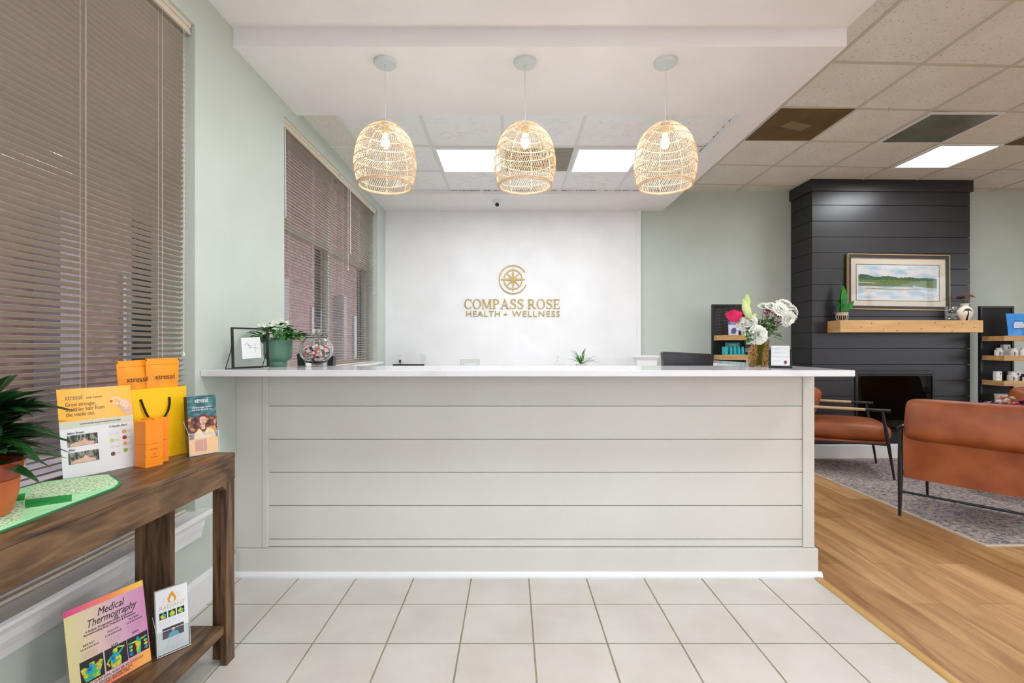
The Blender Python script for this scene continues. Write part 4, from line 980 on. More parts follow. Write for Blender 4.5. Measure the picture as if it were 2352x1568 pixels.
c = copy_tree(t_); c.location = (2.678, 5.40, SZ2); c['label'] = 'black lettered carton on the ledge behind the amber vase, right of the two'
# right stand stock
RZ1, RZ2, RZ3, RZ4 = 1.3985, 1.1835, .9055, .6325
bl = mat('bright_blue_foil', (62, 150, 222), .35, c2=(44, 128, 206), ns=8)
t_ = pouch('large sky blue protein pouch on the top ledge of the right display board', 'pouch', plane_M((5.498, 5.37, RZ1), (5.705, 5.37, RZ1), (-.05, .10, 1)), .207, .262, .055, bl)
t_.location.x += .0
q = B(); q.prism([(.050, .095), (.150, .100), (.160, .130), (.150, .160), (.060, .160), (.045, .130)], .0275, .0282); q.build('white_print_patch', paper, t_)
for s_, y_, h_, w_, m_ in (('KETO', .172, .018, .06, mat('navy_print', (20, 60, 130), .4)), ('PURE-PADED', .137, .016, .09, mat('blue_print', (40, 110, 190), .4)), ('PROTEIN', .112, .020, .085, mat('blue_print', (40, 110, 190), .4))): text(s_, h_, m_, t_, (.056, y_, .0286), 'lettering', .0002, width=w_)
q = B(); q.box(.055, .150, .084, .091, .0275, .0282); q.build('red_print_bar', mat('dark_red_print', (110, 40, 60), .5), t_)
t_ = thing('product_box', 'dark blue carton on the top ledge of the right display board, at the photo edge', 'box', (5.74, 5.36, RZ1)); B().box(-.028, .03, -.03, .03, 0, .11, .001).build('carton', mat('navy_card', (20, 60, 130), .4), t_); text('D3', .03, white_ink, t_, (-.016, -.0305, .06), 'lettering', .0002, TX)
RG = 'white supplement bottles on the right display board'
for (x, y, z, r, h, lb) in ((5.475, 5.45, RZ2, .038, .096, 'white bottle, leftmost on the second ledge of the right display board'), (5.545, 5.36, RZ2, .038, .090, 'white bottle, second from the left on the second ledge of the right display board'),
                            (5.635, 5.30+.04, RZ2, .037, .098, 'white bottle, third from the left on the second ledge of the right display board'), (5.715, 5.34, RZ2, .037, .094, 'white bottle, cut off by the photo edge on the second ledge'),
                            (5.575, 5.40, RZ3, .044, .096, 'wide white bottle on the third ledge of the right display board'), (5.735, 5.38, RZ3, .036, .092, 'white bottle on the third ledge at the photo edge')):
    bottle(lb, (x, y, z), r, h, plw, plw, lab_w, RG)
bottle('small brown bottle with a white label on the third ledge of the right display board', (5.665, 5.36, RZ3), .035, .085, mat('brown_plastic', (62, 34, 28), .35), mat('brown_plastic', (62, 34, 28), .35), lab_w)
for (x, y, z, w_, h_, lb) in ((5.60, 5.50, RZ2, .075, .13, 'white carton behind the bottles on the second ledge'), (5.46, 5.45, RZ3, .062, .108, 'white carton with small print, left on the third ledge'), (5.70, 5.50, RZ3, .11, .105, 'wide grey-white carton behind the brown bottle on the third ledge')):
    t_ = thing('product_box', lb, 'box', (x, y, z), 0, 'white cartons on the right display board'); B().box(-w_/2, w_/2, -.02, .02, 0, h_, .001).build('carton', lab_w, t_)
    q = B(); q.box(-w_*.35, w_*.1, -.0205, -.0201, h_*.35, h_*.38); q.box(w_*.05, w_*.35, -.0205, -.0201, h_*.3, h_*.33); q.box(w_*.12, w_*.3, -.0205, -.0201, h_*.62, h_*.85); q.build('printed_marks', mat('label_grey_print', (96, 98, 104), .5), t_)
t_ = thing('powder_tub', 'white lidded tub on the lowest visible ledge of the right display board', 'tub', (5.50, 5.42, RZ4)); B().lathe([(.001, 0), (.072, 0), (.075, .004), (.075, .105), (.001, .105)], n=32, cap=False).build('tub_body', plw, t_, smooth=True); B().lathe([(.001, .1055), (.079, .1055), (.079, .13), (.001, .13)], n=32, cap=False).build('lid', lab_w, t_, smooth=True)
# ================================================================ RUG AND ARMCHAIRS
def rug_mat():
    k = ramp_mat('distressed_rug', [(.32, (40, 42, 54)), (.41, (118, 112, 116)), (.46, (66, 86, 116)), (.50, (204, 190, 176)), (.55, (146, 118, 110)), (.61, (222, 212, 200)), (.68, (96, 92, 104))], ns=28, st=(1, 1.35, 1), r=.95)
    N = k.node_tree.nodes; n = [q for q in N if q.type == 'TEX_NOISE'][0]; n.inputs['Detail'].default_value = 8; n.inputs['Roughness'].default_value = .75; n.inputs['Distortion'].default_value = .6
    return k
t_ = thing('area_rug', 'distressed blue and grey area rug under the tan armchairs', 'rug', (3.07, 3.14, .004))
B().box(.012, 3.2, .012, 2.38, 0, .009, .002).build('pile', rug_mat(), t_); b = B(); b.box(0, 3.212, 0, .012, 0, .0085); b.box(0, .012, .012, 2.392, 0, .0085); b.box(0.012, 3.212, 2.38, 2.392, 0, .0085); b.build('bound_edge', mat('cream_binding', (204, 196, 182), .9), t_)
tan = mat('tan_leather', (158, 86, 46), .5, c2=(132, 66, 32), ns=5, bump=.12, bs=14, coat=0)
ash_m = mat('ash_wood', (208, 176, 132), .45, c2=(192, 156, 110), ns=3, st=(6, 1, 6))
def armchair(label, loc, rz, W_=.80, wall=0):
    t_ = thing('armchair', label, 'armchair', loc, rz, 'tan leather armchairs on the rug'); h = W_/2
    for s_ in (-1, 1):
        B().tube([(s_*h, .335, .66), (s_*h, .375, .40), (s_*h, .43, .0)], [.013, .017, .009], 10).build('leg', black_m, t_, smooth=True)
        B().tube([(s_*h, -.40, .0), (s_*h, -.385, .30), (s_*h, -.375, .66)], [.010, .017, .016], 10).build('leg', black_m, t_, smooth=True)
        a = B().tube([(s_*h, -.36, .668), (s_*h, .20, .662)], .0145, 12).build('armrest', ash_m, t_, smooth=True)
        B().tube([(s_*h, .20, .662), (s_*h, .40, .659)], [.0155, .015], 12).tube([(s_*h, -.475, .672), (s_*h, -.36, .668)], [.006, .016], 12).build('arm_cap', black_m, a, smooth=True)
    b = B(); b.tube([(-h, -.392, .185), (h, -.392, .185)], .009, 8); b.tube([(-h, .385, .33), (h, .385, .33)], .011, 8); b.tube([(-h, -.372, .318), (h, -.372, .318)], .009, 8)
    for s_ in (-1, 1): b.tube([(s_*h, -.385, .315), (s_*h, .39, .335)], .010, 8)
    b.tube([(-h, -.375, .655), (h, -.375, .655)], .012, 8)
    b.build('frame_rails', black_m, t_, smooth=True)
    b = B(); b.box(-h+.02, h-.02, -.37, .40, .315, .345, .01); b.build('seat_sling', tan, t_, smooth=True)
    b = B(); n = 16
    for i in range(n):
        pass
    vs = []; 
    for j in range(9):
        z_ = .655-.36*j/8
        for i in range(n+1):
            u = i/n; x_ = -h+.02+u*(W_-.04); y_ = -.395-.012*math.sin(j*.7+u*3)-.010*math.sin(PI*u)*math.sin(PI*j/8); vs.append((x_, y_, z_))
    vs2 = [(v[0], v[1]+.012, v[2]) for v in vs]; m_ = len(vs)
    F = [(j*(n+1)+i, j*(n+1)+i+1, (j+1)*(n+1)+i+1, (j+1)*(n+1)+i) for j in range(8) for i in range(n)]
    b.add(vs+vs2, F+[tuple(m_+q for q in f) for f in F]+[(i, i+1, m_+i+1, m_+i) for i in range(n)]+[(8*(n+1)+i, 8*(n+1)+i+1, m_+8*(n+1)+i+1, m_+8*(n+1)+i) for i in range(n)]+[(j*(n+1), (j+1)*(n+1), m_+(j+1)*(n+1), m_+j*(n+1)) for j in range(8)]+[(j*(n+1)+n, (j+1)*(n+1)+n, m_+(j+1)*(n+1)+n, m_+j*(n+1)+n) for j in range(8)])
    b.build('back_sling', tan, t_, smooth=True)
    b = B(); b.puff((0, .07, .425), W_-.06, .74, .19, e=.28, bulge=.15); sc = b.build('seat_cushion', tan, t_, smooth='all')
    b = B(); b.T = Matrix.Translation((0, -.300, .718)) @ Matrix.Rotation(-.30+PI/2, 4, 'X'); b.puff((0, 0, 0), W_-.02, .33, .26, e=.24, bulge=.1)
    b.build('back_cushion', tan, t_, smooth='all')
    return t_
armchair('tan leather armchair with its back to the camera, nearest the wood floor', (3.50, 3.62, .0135), math.atan2(.62, .785)-PI/2, .78)
armchair('tan leather armchair seen from the side, half hidden by the desk end', (3.448, 5.17, .0135), math.atan2(-.436, .9)-PI/2, .72)
armchair('tan leather armchair facing the camera at the right edge of the photo', (5.22, 4.40, .0135), PI+.15, .76)
t_ = thing('coffee_table', 'low round dark table hidden behind the nearest tan armchair', 'table', (4.42, 4.27, .0135))
B().lathe([(.001, .40), (.33, .40), (.34, .41), (.34, .43), (.001, .43)], n=40, cap=False).build('tabletop', ash_m, t_, smooth=True)
for k in range(3): a = k*2.1; B().tube([(.2*math.cos(a), .2*math.sin(a), .40), (.26*math.cos(a), .26*math.sin(a), 0)], .012, 8).build('leg', black_m, t_)
t_ = thing('flower_arrangement', 'low mixed flower arrangement showing over the nearest armchair back', 'flowers', (4.42, 4.27, .4432))
B().lathe([(.001, 0), (.06, 0), (.09, .10), (.085, .13), (.001, .13)], n=28, cap=False).build('bowl', gloss_white, t_, smooth=True)
random.seed(77); gb = B(); mm = {'pink': (224, 30, 100), 'white': (240, 236, 226), 'dark': (84, 22, 44), 'peach': (236, 166, 150), 'lilac': (206, 130, 170)}
for i in range(70):
    a = random.uniform(0, 2*PI); r = .24*math.sqrt(random.random()); c = Vector((r*math.cos(a), r*math.sin(a), .250+.125*(1-(r/.26)**2)+random.uniform(-.02, .02)))
    key = random.choice(['pink', 'white', 'white', 'white', 'dark', 'peach', 'lilac', 'lilac']) if i > 6 else ['pink', 'dark', 'peach', 'pink', 'dark', 'white', 'peach'][i]
    s_ = {'pink': .05, 'peach': .055, 'dark': .045}.get(key, .024); nb = B()
    for l in range(3):
        for k in range(8): an = 2*PI*k/8+l*.4; nb.leaf(c+Vector((0, 0, .003*l)), (math.cos(an), math.sin(an), .15+.4*l), s_*(1-.15*l), s_*.55, .1, n=4, tip=.8, rt=.75)
    nb.build(key+'_bloom', mat('bloom_'+key, mm[key], .6), t_, smooth=True)
    gb.tube([(0, 0, .10), c], .0018, 4)
    if i % 3 == 0: gb.leaf(c-Vector((0, 0, .03)), (math.cos(a), math.sin(a), .2), .08, .03, .2, n=4)
gb.build('greenery', green1, t_)
# ================================================================ CONSOLE TABLE
def walnut(name, st):
    k = mat(name, (62, 42, 27), .40, c2=(122, 92, 62), ns=3.2, nd=10, st=st, lo=.34, hi=.66, bump=.08, bs=8, bst=st)
    [q for q in k.node_tree.nodes if q.type == 'TEX_NOISE'][0].inputs['Distortion'].default_value = 1.6
    return k
wal = walnut('rustic_walnut', (9, 1.1, 6)); walv = walnut('rustic_walnut_upright', (8, 8, .8))
TX0, TX1, TY0, TY1, TZ = -1.535, -1.152, .66, 2.030, .856
CT = thing('console_table', 'dark rustic walnut console table under the tall window', 'table', ((TX0+TX1)/2, (TY0+TY1)/2, 0))
def tl(b): b.T = Matrix.Translation((-(TX0+TX1)/2, -(TY0+TY1)/2, 0)); return b
tl(B()).box(TX0, TX1, TY0, TY1, TZ-.018, TZ, .004).build('tabletop', wal, CT)
b = tl(B()); b.prism([(TY0+.002, TZ-.0182), (TY1-.002, TZ-.0182), (TY1-.002, TZ-.11), (TY1-.058, TZ-.11), (TY1-.060, TZ-.118), (TY0+.060, TZ-.118), (TY0+.058, TZ-.11), (TY0+.002, TZ-.11)], TX1-.030, TX1-.002, 'x')
b.build('apron', wal, CT)
tl(B()).box(TX0+.002, TX0+.028, TY0+.002, TY1-.002, TZ-.118, TZ-.0182).build('apron', wal, CT)
tl(B()).box(TX0+.029, TX1-.031, TY1-.028, TY1-.004, TZ-.118, TZ-.0182).build('apron', wal, CT)
def cleg(x0, x1, y0, y1):
    b = tl(B()); zt = TZ-.1105
    y_in = y0 if y1 > 1.5 else y1; s_ = -1 if y1 > 1.5 else 1
    b.box(x0, x1, y0, y1, 0, zt, .003)
    P_ = [(y_in, zt)]+[(y_in+s_*.030*(1-math.cos(a)) if False else y_in+s_*.030*(1-math.sin(a)), zt-.030*(1-math.cos(a))) for a in [i*PI/12 for i in range(7)]]
    b.prism([(y_in, zt-.031)]+[(y_in+s_*.030*(1-math.sin(i*PI/12)), zt-.0075-.0235*(1-math.cos(PI/2-i*PI/12)) if False else zt-.0078-.028*(math.sin(PI/2*(i/6)))) for i in range(7)][::-1]+[(y_in, zt-.0078)], x0, x1, 'x')
    return b
cleg(TX1-.030, TX1-.002, TY1-.058, TY1-.002).build('leg', walv, CT)
tl(B()).box(TX1-.085, TX1-.0305, TY1-.020, TY1-.002, 0, TZ-.1185, .002).build('leg_return_panel', walv, CT)
cleg(TX1-.030, TX1-.002, TY0+.002, TY0+.058).build('leg', walv, CT)
tl(B()).box(-1.462, -1.322, 1.885, 1.910, 0, TZ-.0185, .002).build('leg', walv, CT)
tl(B()).box(-1.462, -1.322, TY0+.130, TY0+.155, 0, TZ-.0185, .002).build('leg', walv, CT)
b = tl(B()); b.box(-1.320, TX1-.012, TY0+.056, TY1-.061, .131, .166, .002); b.box(-1.465, -1.3202, TY0+.157, 1.883, .131, .166); b.build('lower_shelf', wal, CT)
TT = TZ+.0004
# runner
g1 = mat('green_speckled_cotton', (120, 186, 120), .9, c2=(222, 234, 206), ns=150, nd=3, st=(1, 1, 1), lo=.42, hi=.54); g2 = mat('pale_green_cotton', (160, 220, 164), .9, c2=(184, 232, 182), ns=14); g3 = mat('bright_green_cotton', (30, 158, 72), .9, c2=(16, 128, 52), ns=20, st=(1, 5, 1)); g4 = mat('green_binding', (52, 128, 84), .9)
RU = thing('table_runner', 'green patchwork quilted runner lying under the terracotta pot', 'table runner', (0, 0, TT))
poly = [(-1.195, .80), (-1.2275, 1.514), (-1.250, 1.560), (-1.375, 1.667), (-1.400, 1.662), (-1.515, 1.575), (-1.515, .80)]
B().prism(poly, 0, .0040).build('backing', g4, RU)
def inset(P_, k=.010):
    c = Vector((sum(p[0] for p in P_)/len(P_), sum(p[1] for p in P_)/len(P_))); return [tuple(Vector(p)+(c-Vector(p)).normalized()*k) for p in P_]
B().prism(inset(poly, .010), .0041, .0050).build('pale_patches', g2, RU)
B().prism([(-1.505, 1.530), (-1.378, 1.655), (-1.262, 1.562), (-1.262, 1.491), (-1.295, 1.431), (-1.386, 1.387)], .0051, .0062).build('speckled_patch', g1, RU)
B().prism([(-1.388, 1.352), (-1.373, 1.371), (-1.244, 1.234), (-1.212, 1.10), (-1.300, 1.10)], .0051, .0062).build('speckled_patch', g1, RU)
B().prism([(-1.380, 1.379), (-1.295, 1.431), (-1.241, 1.371), (-1.311, 1.310)], .0051, .0064).build('bright_patch', g3, RU)
B().prism([(-1.459, 1.422), (-1.444, 1.443), (-1.384, 1.380), (-1.405, 1.364)], .0051, .0064).build('bright_patch', g3, RU)
# terracotta pot and plant
terra = mat('terracotta', (206, 112, 62), .6, c2=(192, 98, 50), ns=8); terg = mat('glazed_terracotta', (166, 66, 26), .15, c2=(140, 52, 20), ns=4, coat=.6)
PC = (-1.362, 1.235, TT+.0078)
t_ = thing('terracotta_planter', 'terracotta pot with a glazed rim and a leafy dracaena, cut off by the left edge', 'plant', PC)
B().lathe([(.001, 0), (.062, 0), (.068, .010), (.078, .050), (.081, .090), (.080, .092), (.001, .092)], n=40, cap=False).build('pot', terra, t_, smooth=True)
B().lathe([(.080, .0925), (.086, .096), (.092, .134), (.093, .138), (.086, .138), (.082, .128), (.001, .126)], n=40, cap=False).build('glazed_rim', terg, t_, smooth=True)
b = B(); st_ = B(); random.seed(13)
for k in range(3):
    st_.tube([(0, 0, .12), (random.uniform(-.03, .03), random.uniform(-.03, .03), .26)], .007, 6)
for i in range(150):
    h = .135+.14*random.random(); a = random.uniform(0, 2*PI); e = random.uniform(-.05, .9)+(h-.15)*2.2
    d = (math.cos(a)*math.cos(e), math.sin(a)*math.cos(e), math.sin(e)); b.leaf((d[0]*.015, d[1]*.015, h), d, random.uniform(.13, .205)*(1 if d[0] > -.3 else .62), random.uniform(.032, .05), random.uniform(.15, .5), n=8, fold=.18, tip=.95)
st_.build('stems', mat('stem_green', (96, 124, 60), .6), t_); b.build('leaves', green_dark, t_, smooth=True)
# leaflet easel poster
orange_p = ramp_mat('orange_print', [(0, (250, 176, 44)), (.5, (246, 190, 96)), (1, (252, 184, 60))], 0, 4.6, 0)
pm = plane_M((-1.478, 1.602, TT), (-1.388, 1.800, TT), (-.165, .0, 1)); PWd, PHt = .2185, .300
t_ = thing('poster_card', 'upright hair therapy poster with an orange top half on the console table', 'poster', M=pm)
B().box(0, PWd, 0, PHt, -.002, 0).build('card', paper, t_); z1 = .0004
B().box(0, PWd, .188, PHt, 0.0001, z1).build('orange_header', orange_p, t_); B().box(0, PWd, .166, .188, 0.0001, z1).build('grey_band', mat('grey_green_print', (204, 206, 190), .4), t_)
ik = mat('brown_print', (96, 72, 44), .5)
text('xtressé', .026, mat('grey_print', (120, 112, 96), .5), t_, (.020, .262, .0006), width=.050); text('HAIR THERAPY', .008, ik, t_, (.080, .263, .0006), width=.046)
for i, s_ in enumerate(('Grow stronger,', 'healthier hair from', 'the inside out.')): text(s_, .019, ik, t_, (.020, .240-.017*i, .0006), width=(.086, .110, .082)[i])
text('Transformative hair therapy developed by dermatologists.', .008, ink, t_, (.055, .175, .0006), width=.125)
text('Before Xtressé', .011, ink, t_, (.020, .146, .0006), width=.045); text('After', .011, ink, t_, (.020, .090, .0006), width=.018); text('10 Benefits Blend', .011, mat('grey_print', (120, 112, 96), .5), t_, (.140, .152, .0006), width=.055)
hair = ramp_mat('hair_photo_print', [(.32, (28, 30, 32)), (.46, (62, 66, 58)), (.54, (150, 152, 128)), (.62, (40, 40, 40))], ns=70, st=(1, .35, 1), r=.4); skin_p = mat('skin_print', (224, 186, 166), .4, c2=(208, 166, 140), ns=20)
for y0_ in (.104, .046):
    f = B().box(.018, .104, y0_, y0_+.038, .0001, .0005).build('photo_print', hair, t_)
    B().prism([(.024, y0_+.001), (.092, y0_+.001), (.094, y0_+.010), (.075, y0_+.014), (.066, y0_+.026), (.058, y0_+.016), (.034, y0_+.013), (.024, y0_+.007)], .0005, .0007).build('scalp_print', skin_p, f)
cols = [((.146, .130), (214, 214, 214)), ((.186, .132), (206, 160, 100)), ((.146, .106), (196, 206, 120)), ((.186, .110), (160, 66, 26)), ((.146, .082), (216, 216, 218)), ((.186, .088), (216, 176, 90)), ((.146, .058), (110, 70, 46)), ((.186, .064), (148, 176, 70))]
for i, ((x, y), c_) in enumerate(cols):
    q = B(); ring(q, x, y, .0072, .0072, .0004, .0004, 0, 2*PI, .0001, .0005, 18); q.build('ingredient_print', mat('ingredient_%d' % i, c_, .5), t_)
    q = B(); q.box(x+.010, x+.024, y+.0005, y+.0016, .0001, .0004); q.box(x+.010, x+.020, y-.0030, y-.0019, .0001, .0004); q.build('caption_print', mat('pale_print', (176, 180, 184), .5), t_)
# printed hand
hp = B(); hz = (.0005, .0009)
hp.prism([(.2175, .189), (.2175, .225), (.204, .246), (.186, .250), (.172, .242), (.172, .228), (.184, .210), (.200, .190)], *hz)
hp.build('hand_print', skin_p, t_)
hp = B()
for P_, r in (([(.186, .246), (.172, .258), (.158, .257), (.153, .251)], .0038), ([(.176, .236), (.164, .236), (.156, .244)], .0036), ([(.200, .246), (.186, .242), (.182, .230)], .0045), ([(.206, .238), (.194, .234), (.190, .222)], .0045), ([(.208, .228), (.200, .224), (.197, .214)], .004)):
    q = [Vector((p[0], p[1], .0010)) for p in P_]; hp.T = None; ribbon(hp, [(p[0], p[1]) for p in P_], [r*2]*len(P_), .0009, .0012)
hp.build('finger_print', mat('skin_print_light', (236, 200, 178), .4), t_)
B().prism([(.150, .243), (.157, .242), (.158, .249), (.151, .251)], .0012, .0015).build('capsule_print', mat('red_capsule_print', (204, 60, 60), .4), t_)
B().box(.0, .03, .0, .05, -.03, -.0285).build('easel_back', paper, t_).location = (.09, .0, .0)
# yellow gift bag
yel = mat('yellow_card', (252, 200, 0), .45, c2=(246, 190, 6), ns=3)
BL, BR = Vector((-1.450, 1.775, TT)), Vector((-1.345, 2.010, TT))
pm = plane_M(BL, BR, (0, 0, 1)); BW = (BR-BL).length; BH = .278; BD = .062
t_ = thing('gift_bag', 'yellow paper carrier bag with black rope handles on the console table', 'bag', M=pm)
b = B(); b.box(0, BW, 0, BH, -.0015, 0); b.box(0, BW, 0, BH, -BD, -BD+.0015); b.box(0, .0015, 0, BH, -BD+.0015, -.0015); b.box(BW-.0015, BW, 0, BH, -BD+.0015, -.0015); b.box(.0015, BW-.0015, 0, .002, -BD+.0015, -.0015); b.build('bag_body', yel, t_)
b = B(); b.tube([(.085, .235, -.004), (.085, .238, .004), (.090, .215, .008), (.100, .185, .010), (.110, .165, .010), (.140, .152, .010), (.168, .165, .010), (.180, .185, .010), (.187, .212, .008), (.189, .238, .004), (.189, .235, -.004)], .0038, 8); b.build('rope_handle', mat('black_cord', (24, 22, 24), .8), t_, smooth=True)
b = B(); b.box(.0, BW, .077, .0778, .0001, .0005); b.build('fold_line', mat('fold_yellow', (232, 176, 0), .5), t_)
b = B()
for rr in (.010, .016, .022, .030): ribbon(b, [(.225+rr*math.cos(a)*(1+.1*math.sin(3*a)), .038+rr*math.sin(a)*1.1) for a in [i*2*PI/20 for i in range(18)]], [.0009]*18, .0001, .0004)
b.build('line_flower_print', mat('ochre_line', (224, 174, 8), .5), t_)
# pouches in the bag
og = mat('orange_foil_pouch', (252, 160, 26), .38, c2=(246, 146, 18), ns=6, bump=.15, bs=22)
def off(M_, x, y, z, rz=0): return M_ @ Matrix.Translation((x, y, z)) @ Matrix.Rotation(rz, 4, 'Z')
def opouch(M_, lb):
    t_ = pouch(lb, 'pouch', M_, .125, .190, .045, og); t_['group'] = 'orange pouches in the yellow bag'
    text('xtressé', .030, ink, t_, (.020, .108, .0235), width=.076); q = B(); q.box(.004, .121, .166, .1668, .0052, .0062); q.box(.030, .100, .098, .0984, .0225, .0238); q.build('seal_line', mat('dark_orange', (206, 118, 10), .5), t_)
    q = B(); q.box(.0, .003, .180, .188, -.002, .002); q.box(.122, .125, .180, .188, -.002, .002); q.build('tear_notch', ink, t_); return t_
opouch(off(pm, .034, .196, -.046, .03), 'orange foil pouch standing in the yellow bag, left and behind'); opouch(off(pm, .118, .204, -.026, .0), 'orange foil pouch standing in the yellow bag, right and in front')
# orange cartons, two stacks
oc = mat('orange_carton', (252, 146, 24), .42, c2=(248, 138, 16), ns=3); ol = mat('dark_orange_print', (200, 96, 20), .5)
def carton(loc, rz, lb, front=True):
    t_ = thing('product_box', lb, 'box', loc, rz, 'orange cartons on the console table')
    B().box(0, .062, 0, .060, 0, .084, .001).build('carton', oc, t_)
    if front:
        text('xtressé', .011, ol, t_, (.016, -.0004, .062), 'lettering', .0002, TX, width=.026); text('14', .012, ol, t_, (.023, -.0004, .042), 'lettering', .0002, TX); text('SINGLE SERVE', .005, ol, t_, (.018, -.0004, .034), 'lettering', .0002, TX, width=.024)
        q = B(); q.box(.010, .050, -.0004, 0, .022, .0226); q.box(.012, .048, -.0004, 0, .012, .0126); q.build('printed_lines', ol, t_)
    return t_
rzc = math.atan2(.055, .021)
c1 = Vector((-1.324, 1.758, 0))
for k, (z_, lb) in enumerate(((TT, 'orange carton, lower of the front stack beside the yellow bag'), (TT+.0845, 'orange carton, upper of the front stack beside the yellow bag'))):
    carton((c1.x, c1.y, z_), rzc, lb, k == 0)
c2 = Vector((-1.345, 1.818, 0))
for k, (z_, lb) in enumerate(((TT, 'orange carton, lower of the rear stack against the yellow bag'), (TT+.0845, 'orange carton, upper of the rear stack against the yellow bag'))):
    carton((c2.x+.0, c2.y+.0, z_), rzc, lb, k == 0)
# acrylic leaflet holder with leaflets
def leaflet_holder(pm_, w_, h_, lb, cat='brochure holder'):
    t_ = thing('leaflet_holder', lb, cat, M=pm_); b = B()
    b.box(-.002, w_+.002, 0, .004, -.045, .006); b.box(-.002, w_+.002, .004, h_*.92, -.036, -.0335); b.box(-.002, w_+.002, .004, h_*.38, .0035, .006)
    for x_ in (-.002, w_): b.box(x_, x_+.002, .004, h_*.38, -.0335, .0035)
    b.build('acrylic_shell', acrylic, t_)
    q = B(); q.tube([(-.002, h_*.38, .006), (w_+.002, h_*.38, .006)], .0009, 4); q.tube([(-.001, .004, .006), (-.001, h_*.38, .006)], .0009, 4); q.tube([(w_+.001, .004, .006), (w_+.001, h_*.38, .006)], .0009, 4); q.tube([(-.002, .003, .006), (w_+.002, .003, .006)], .0012, 4); q.tube([(-.001, h_*.38, .006), (-.001, h_*.6, -.033)], .0009, 4)
    q.build('polished_edges', mat('bright_acrylic_edge', (226, 230, 230), .15), t_); return t_
pm = plane_M((-1.283, 1.936, TT), (-1.220, 2.036, TT), (-.10, .04, 1)); LWd, LHt = .112, .236
leaflet_holder(pm, LWd, LHt, 'clear acrylic leaflet holder at the far end of the console table')
t_ = thing('leaflet_stack', 'stack of leaflets showing a red-haired woman on a teal and orange cover', 'leaflets', M=pm @ Matrix.Translation((.001, .0045, 0)))
B().box(0, LWd-.002, 0, LHt, -.026, 0).build('leaflets', mat('leaflet_edge', (60, 44, 50), .5), t_)
B().box(0, LWd-.002, .150, LHt, .0001, .0005).build('teal_sky_print', ramp_mat('teal_water', [(.3, (24, 62, 74)), (.5, (40, 96, 104)), (.7, (84, 140, 140))], ns=30, st=(1, 2.4, 1)), t_)
B().box(0, LWd-.002, .062, .150, .0001, .0005).build('hair_print', ramp_mat('auburn_hair', [(.35, (34, 14, 14)), (.5, (104, 48, 34)), (.65, (206, 150, 96))], ns=55), t_)
B().box(0, LWd-.002, 0, .062, .0001, .0005).build('orange_print', mat('soft_orange_print', (250, 182, 84), .4), t_)
q = B(); ring(q, .056, .135, .0125, .0185, .0005, .0005, 0, 2*PI, .0006, .0009, 24); q.box(.049, .063, .098, .122, .0006, .0009); q.build('face_print', skin_p, t_)
q = B(); q.prism([(.018, .062), (.022, .086), (.040, .102), (.050, .092), (.056, .076), (.064, .092), (.074, .104), (.096, .092), (.104, .062)], .0010, .0012); q.build('satin_dress_print', mat('gold_satin_print', (226, 176, 116), .4, c2=(250, 224, 176), ns=30), t_)
q = B(); ring(q, .056, .146, .020, .014, .013, .004, 0, PI, .0010, .0013, 20); q.box(.050, .054, .138, .1395, .0010, .0013); q.box(.058, .062, .138, .1395, .0010, .0013); q.box(.052, .060, .126, .1275, .0010, .0013); q.box(.055, .057, .131, .136, .001, .0013); q.build('facial_features_print', mat('auburn_print', (110, 48, 40), .5), t_)
q = B(); q.box(.022, .052, .012, .058, .0006, .0009, 0); q.box(.054, .066, .010, .060, .0006, .0009); q.build('product_photo_print', mat('copper_print', (206, 120, 70), .35), t_)
text('xtressé', .028, white_ink, t_, (.028, .208, .0008), width=.052)
for i, s_ in enumerate(('Grow stronger, healthier', 'hair from the inside out.')): text(s_, .010, white_ink, t_, (.018, .186-.010*i, .0008), width=.076)
# ---- lower shelf
SH = .1664
pm = plane_M((-1.383, 1.530, SH), (-1.295, 1.748, SH), (-.16, .085, 1)); MW, MH = .235, .287
t_ = thing('tabletop_sign', 'pink and yellow Medical Thermography sign in a clear stand on the lower shelf', 'sign', M=pm)
B().box(-.003, MW+.003, 0, MH+.004, -.0045, -.0022).build('acrylic_sheet', acrylic, t_); B().box(-.003, MW+.003, -.0, .003, -.05, .03).build('acrylic_foot', acrylic, t_)
grad = ramp_mat('yellow_to_pink_print', [(0, (222, 214, 146)), (.3, (226, 200, 176)), (.62, (216, 170, 192)), (1, (208, 138, 182))], 0, 1/MW, 0)
B().box(0, MW, .003, MH, -.0021, 0).build('printed_sheet', grad, t_)
B().box(0, MW, .268, MH, .0001, .0004).build('colour_strip', ramp_mat('pink_to_yellow_strip', [(0, (226, 60, 142)), (.5, (244, 130, 92)), (1, (252, 206, 70))], 0, 1/MW, 0), t_)
q = B(); q.prism([(.05, .003), (MW, .003), (MW, .056), (.16, .034)], .0001, .0004); q.build('corner_sweep_print', ramp_mat('red_orange_sweep', [(0, (222, 80, 90)), (1, (250, 176, 90))], 0, 6, -.3), t_)
dk = mat('charcoal_print', (52, 44, 50), .5)
text('Medical', .034, dk, t_, (.088, .232, .0006), shear=.35, width=.082); text('Thermography', .034, dk, t_, (.055, .207, .0006), shear=.35, width=.148)
text('A Holistic Preventative Health Assessment', .010, dk, t_, (.052, .193, .0006), width=.142); text('Revolutionizing Early Detection & Prevention', .010, dk, t_, (.046, .184, .0006), width=.155)
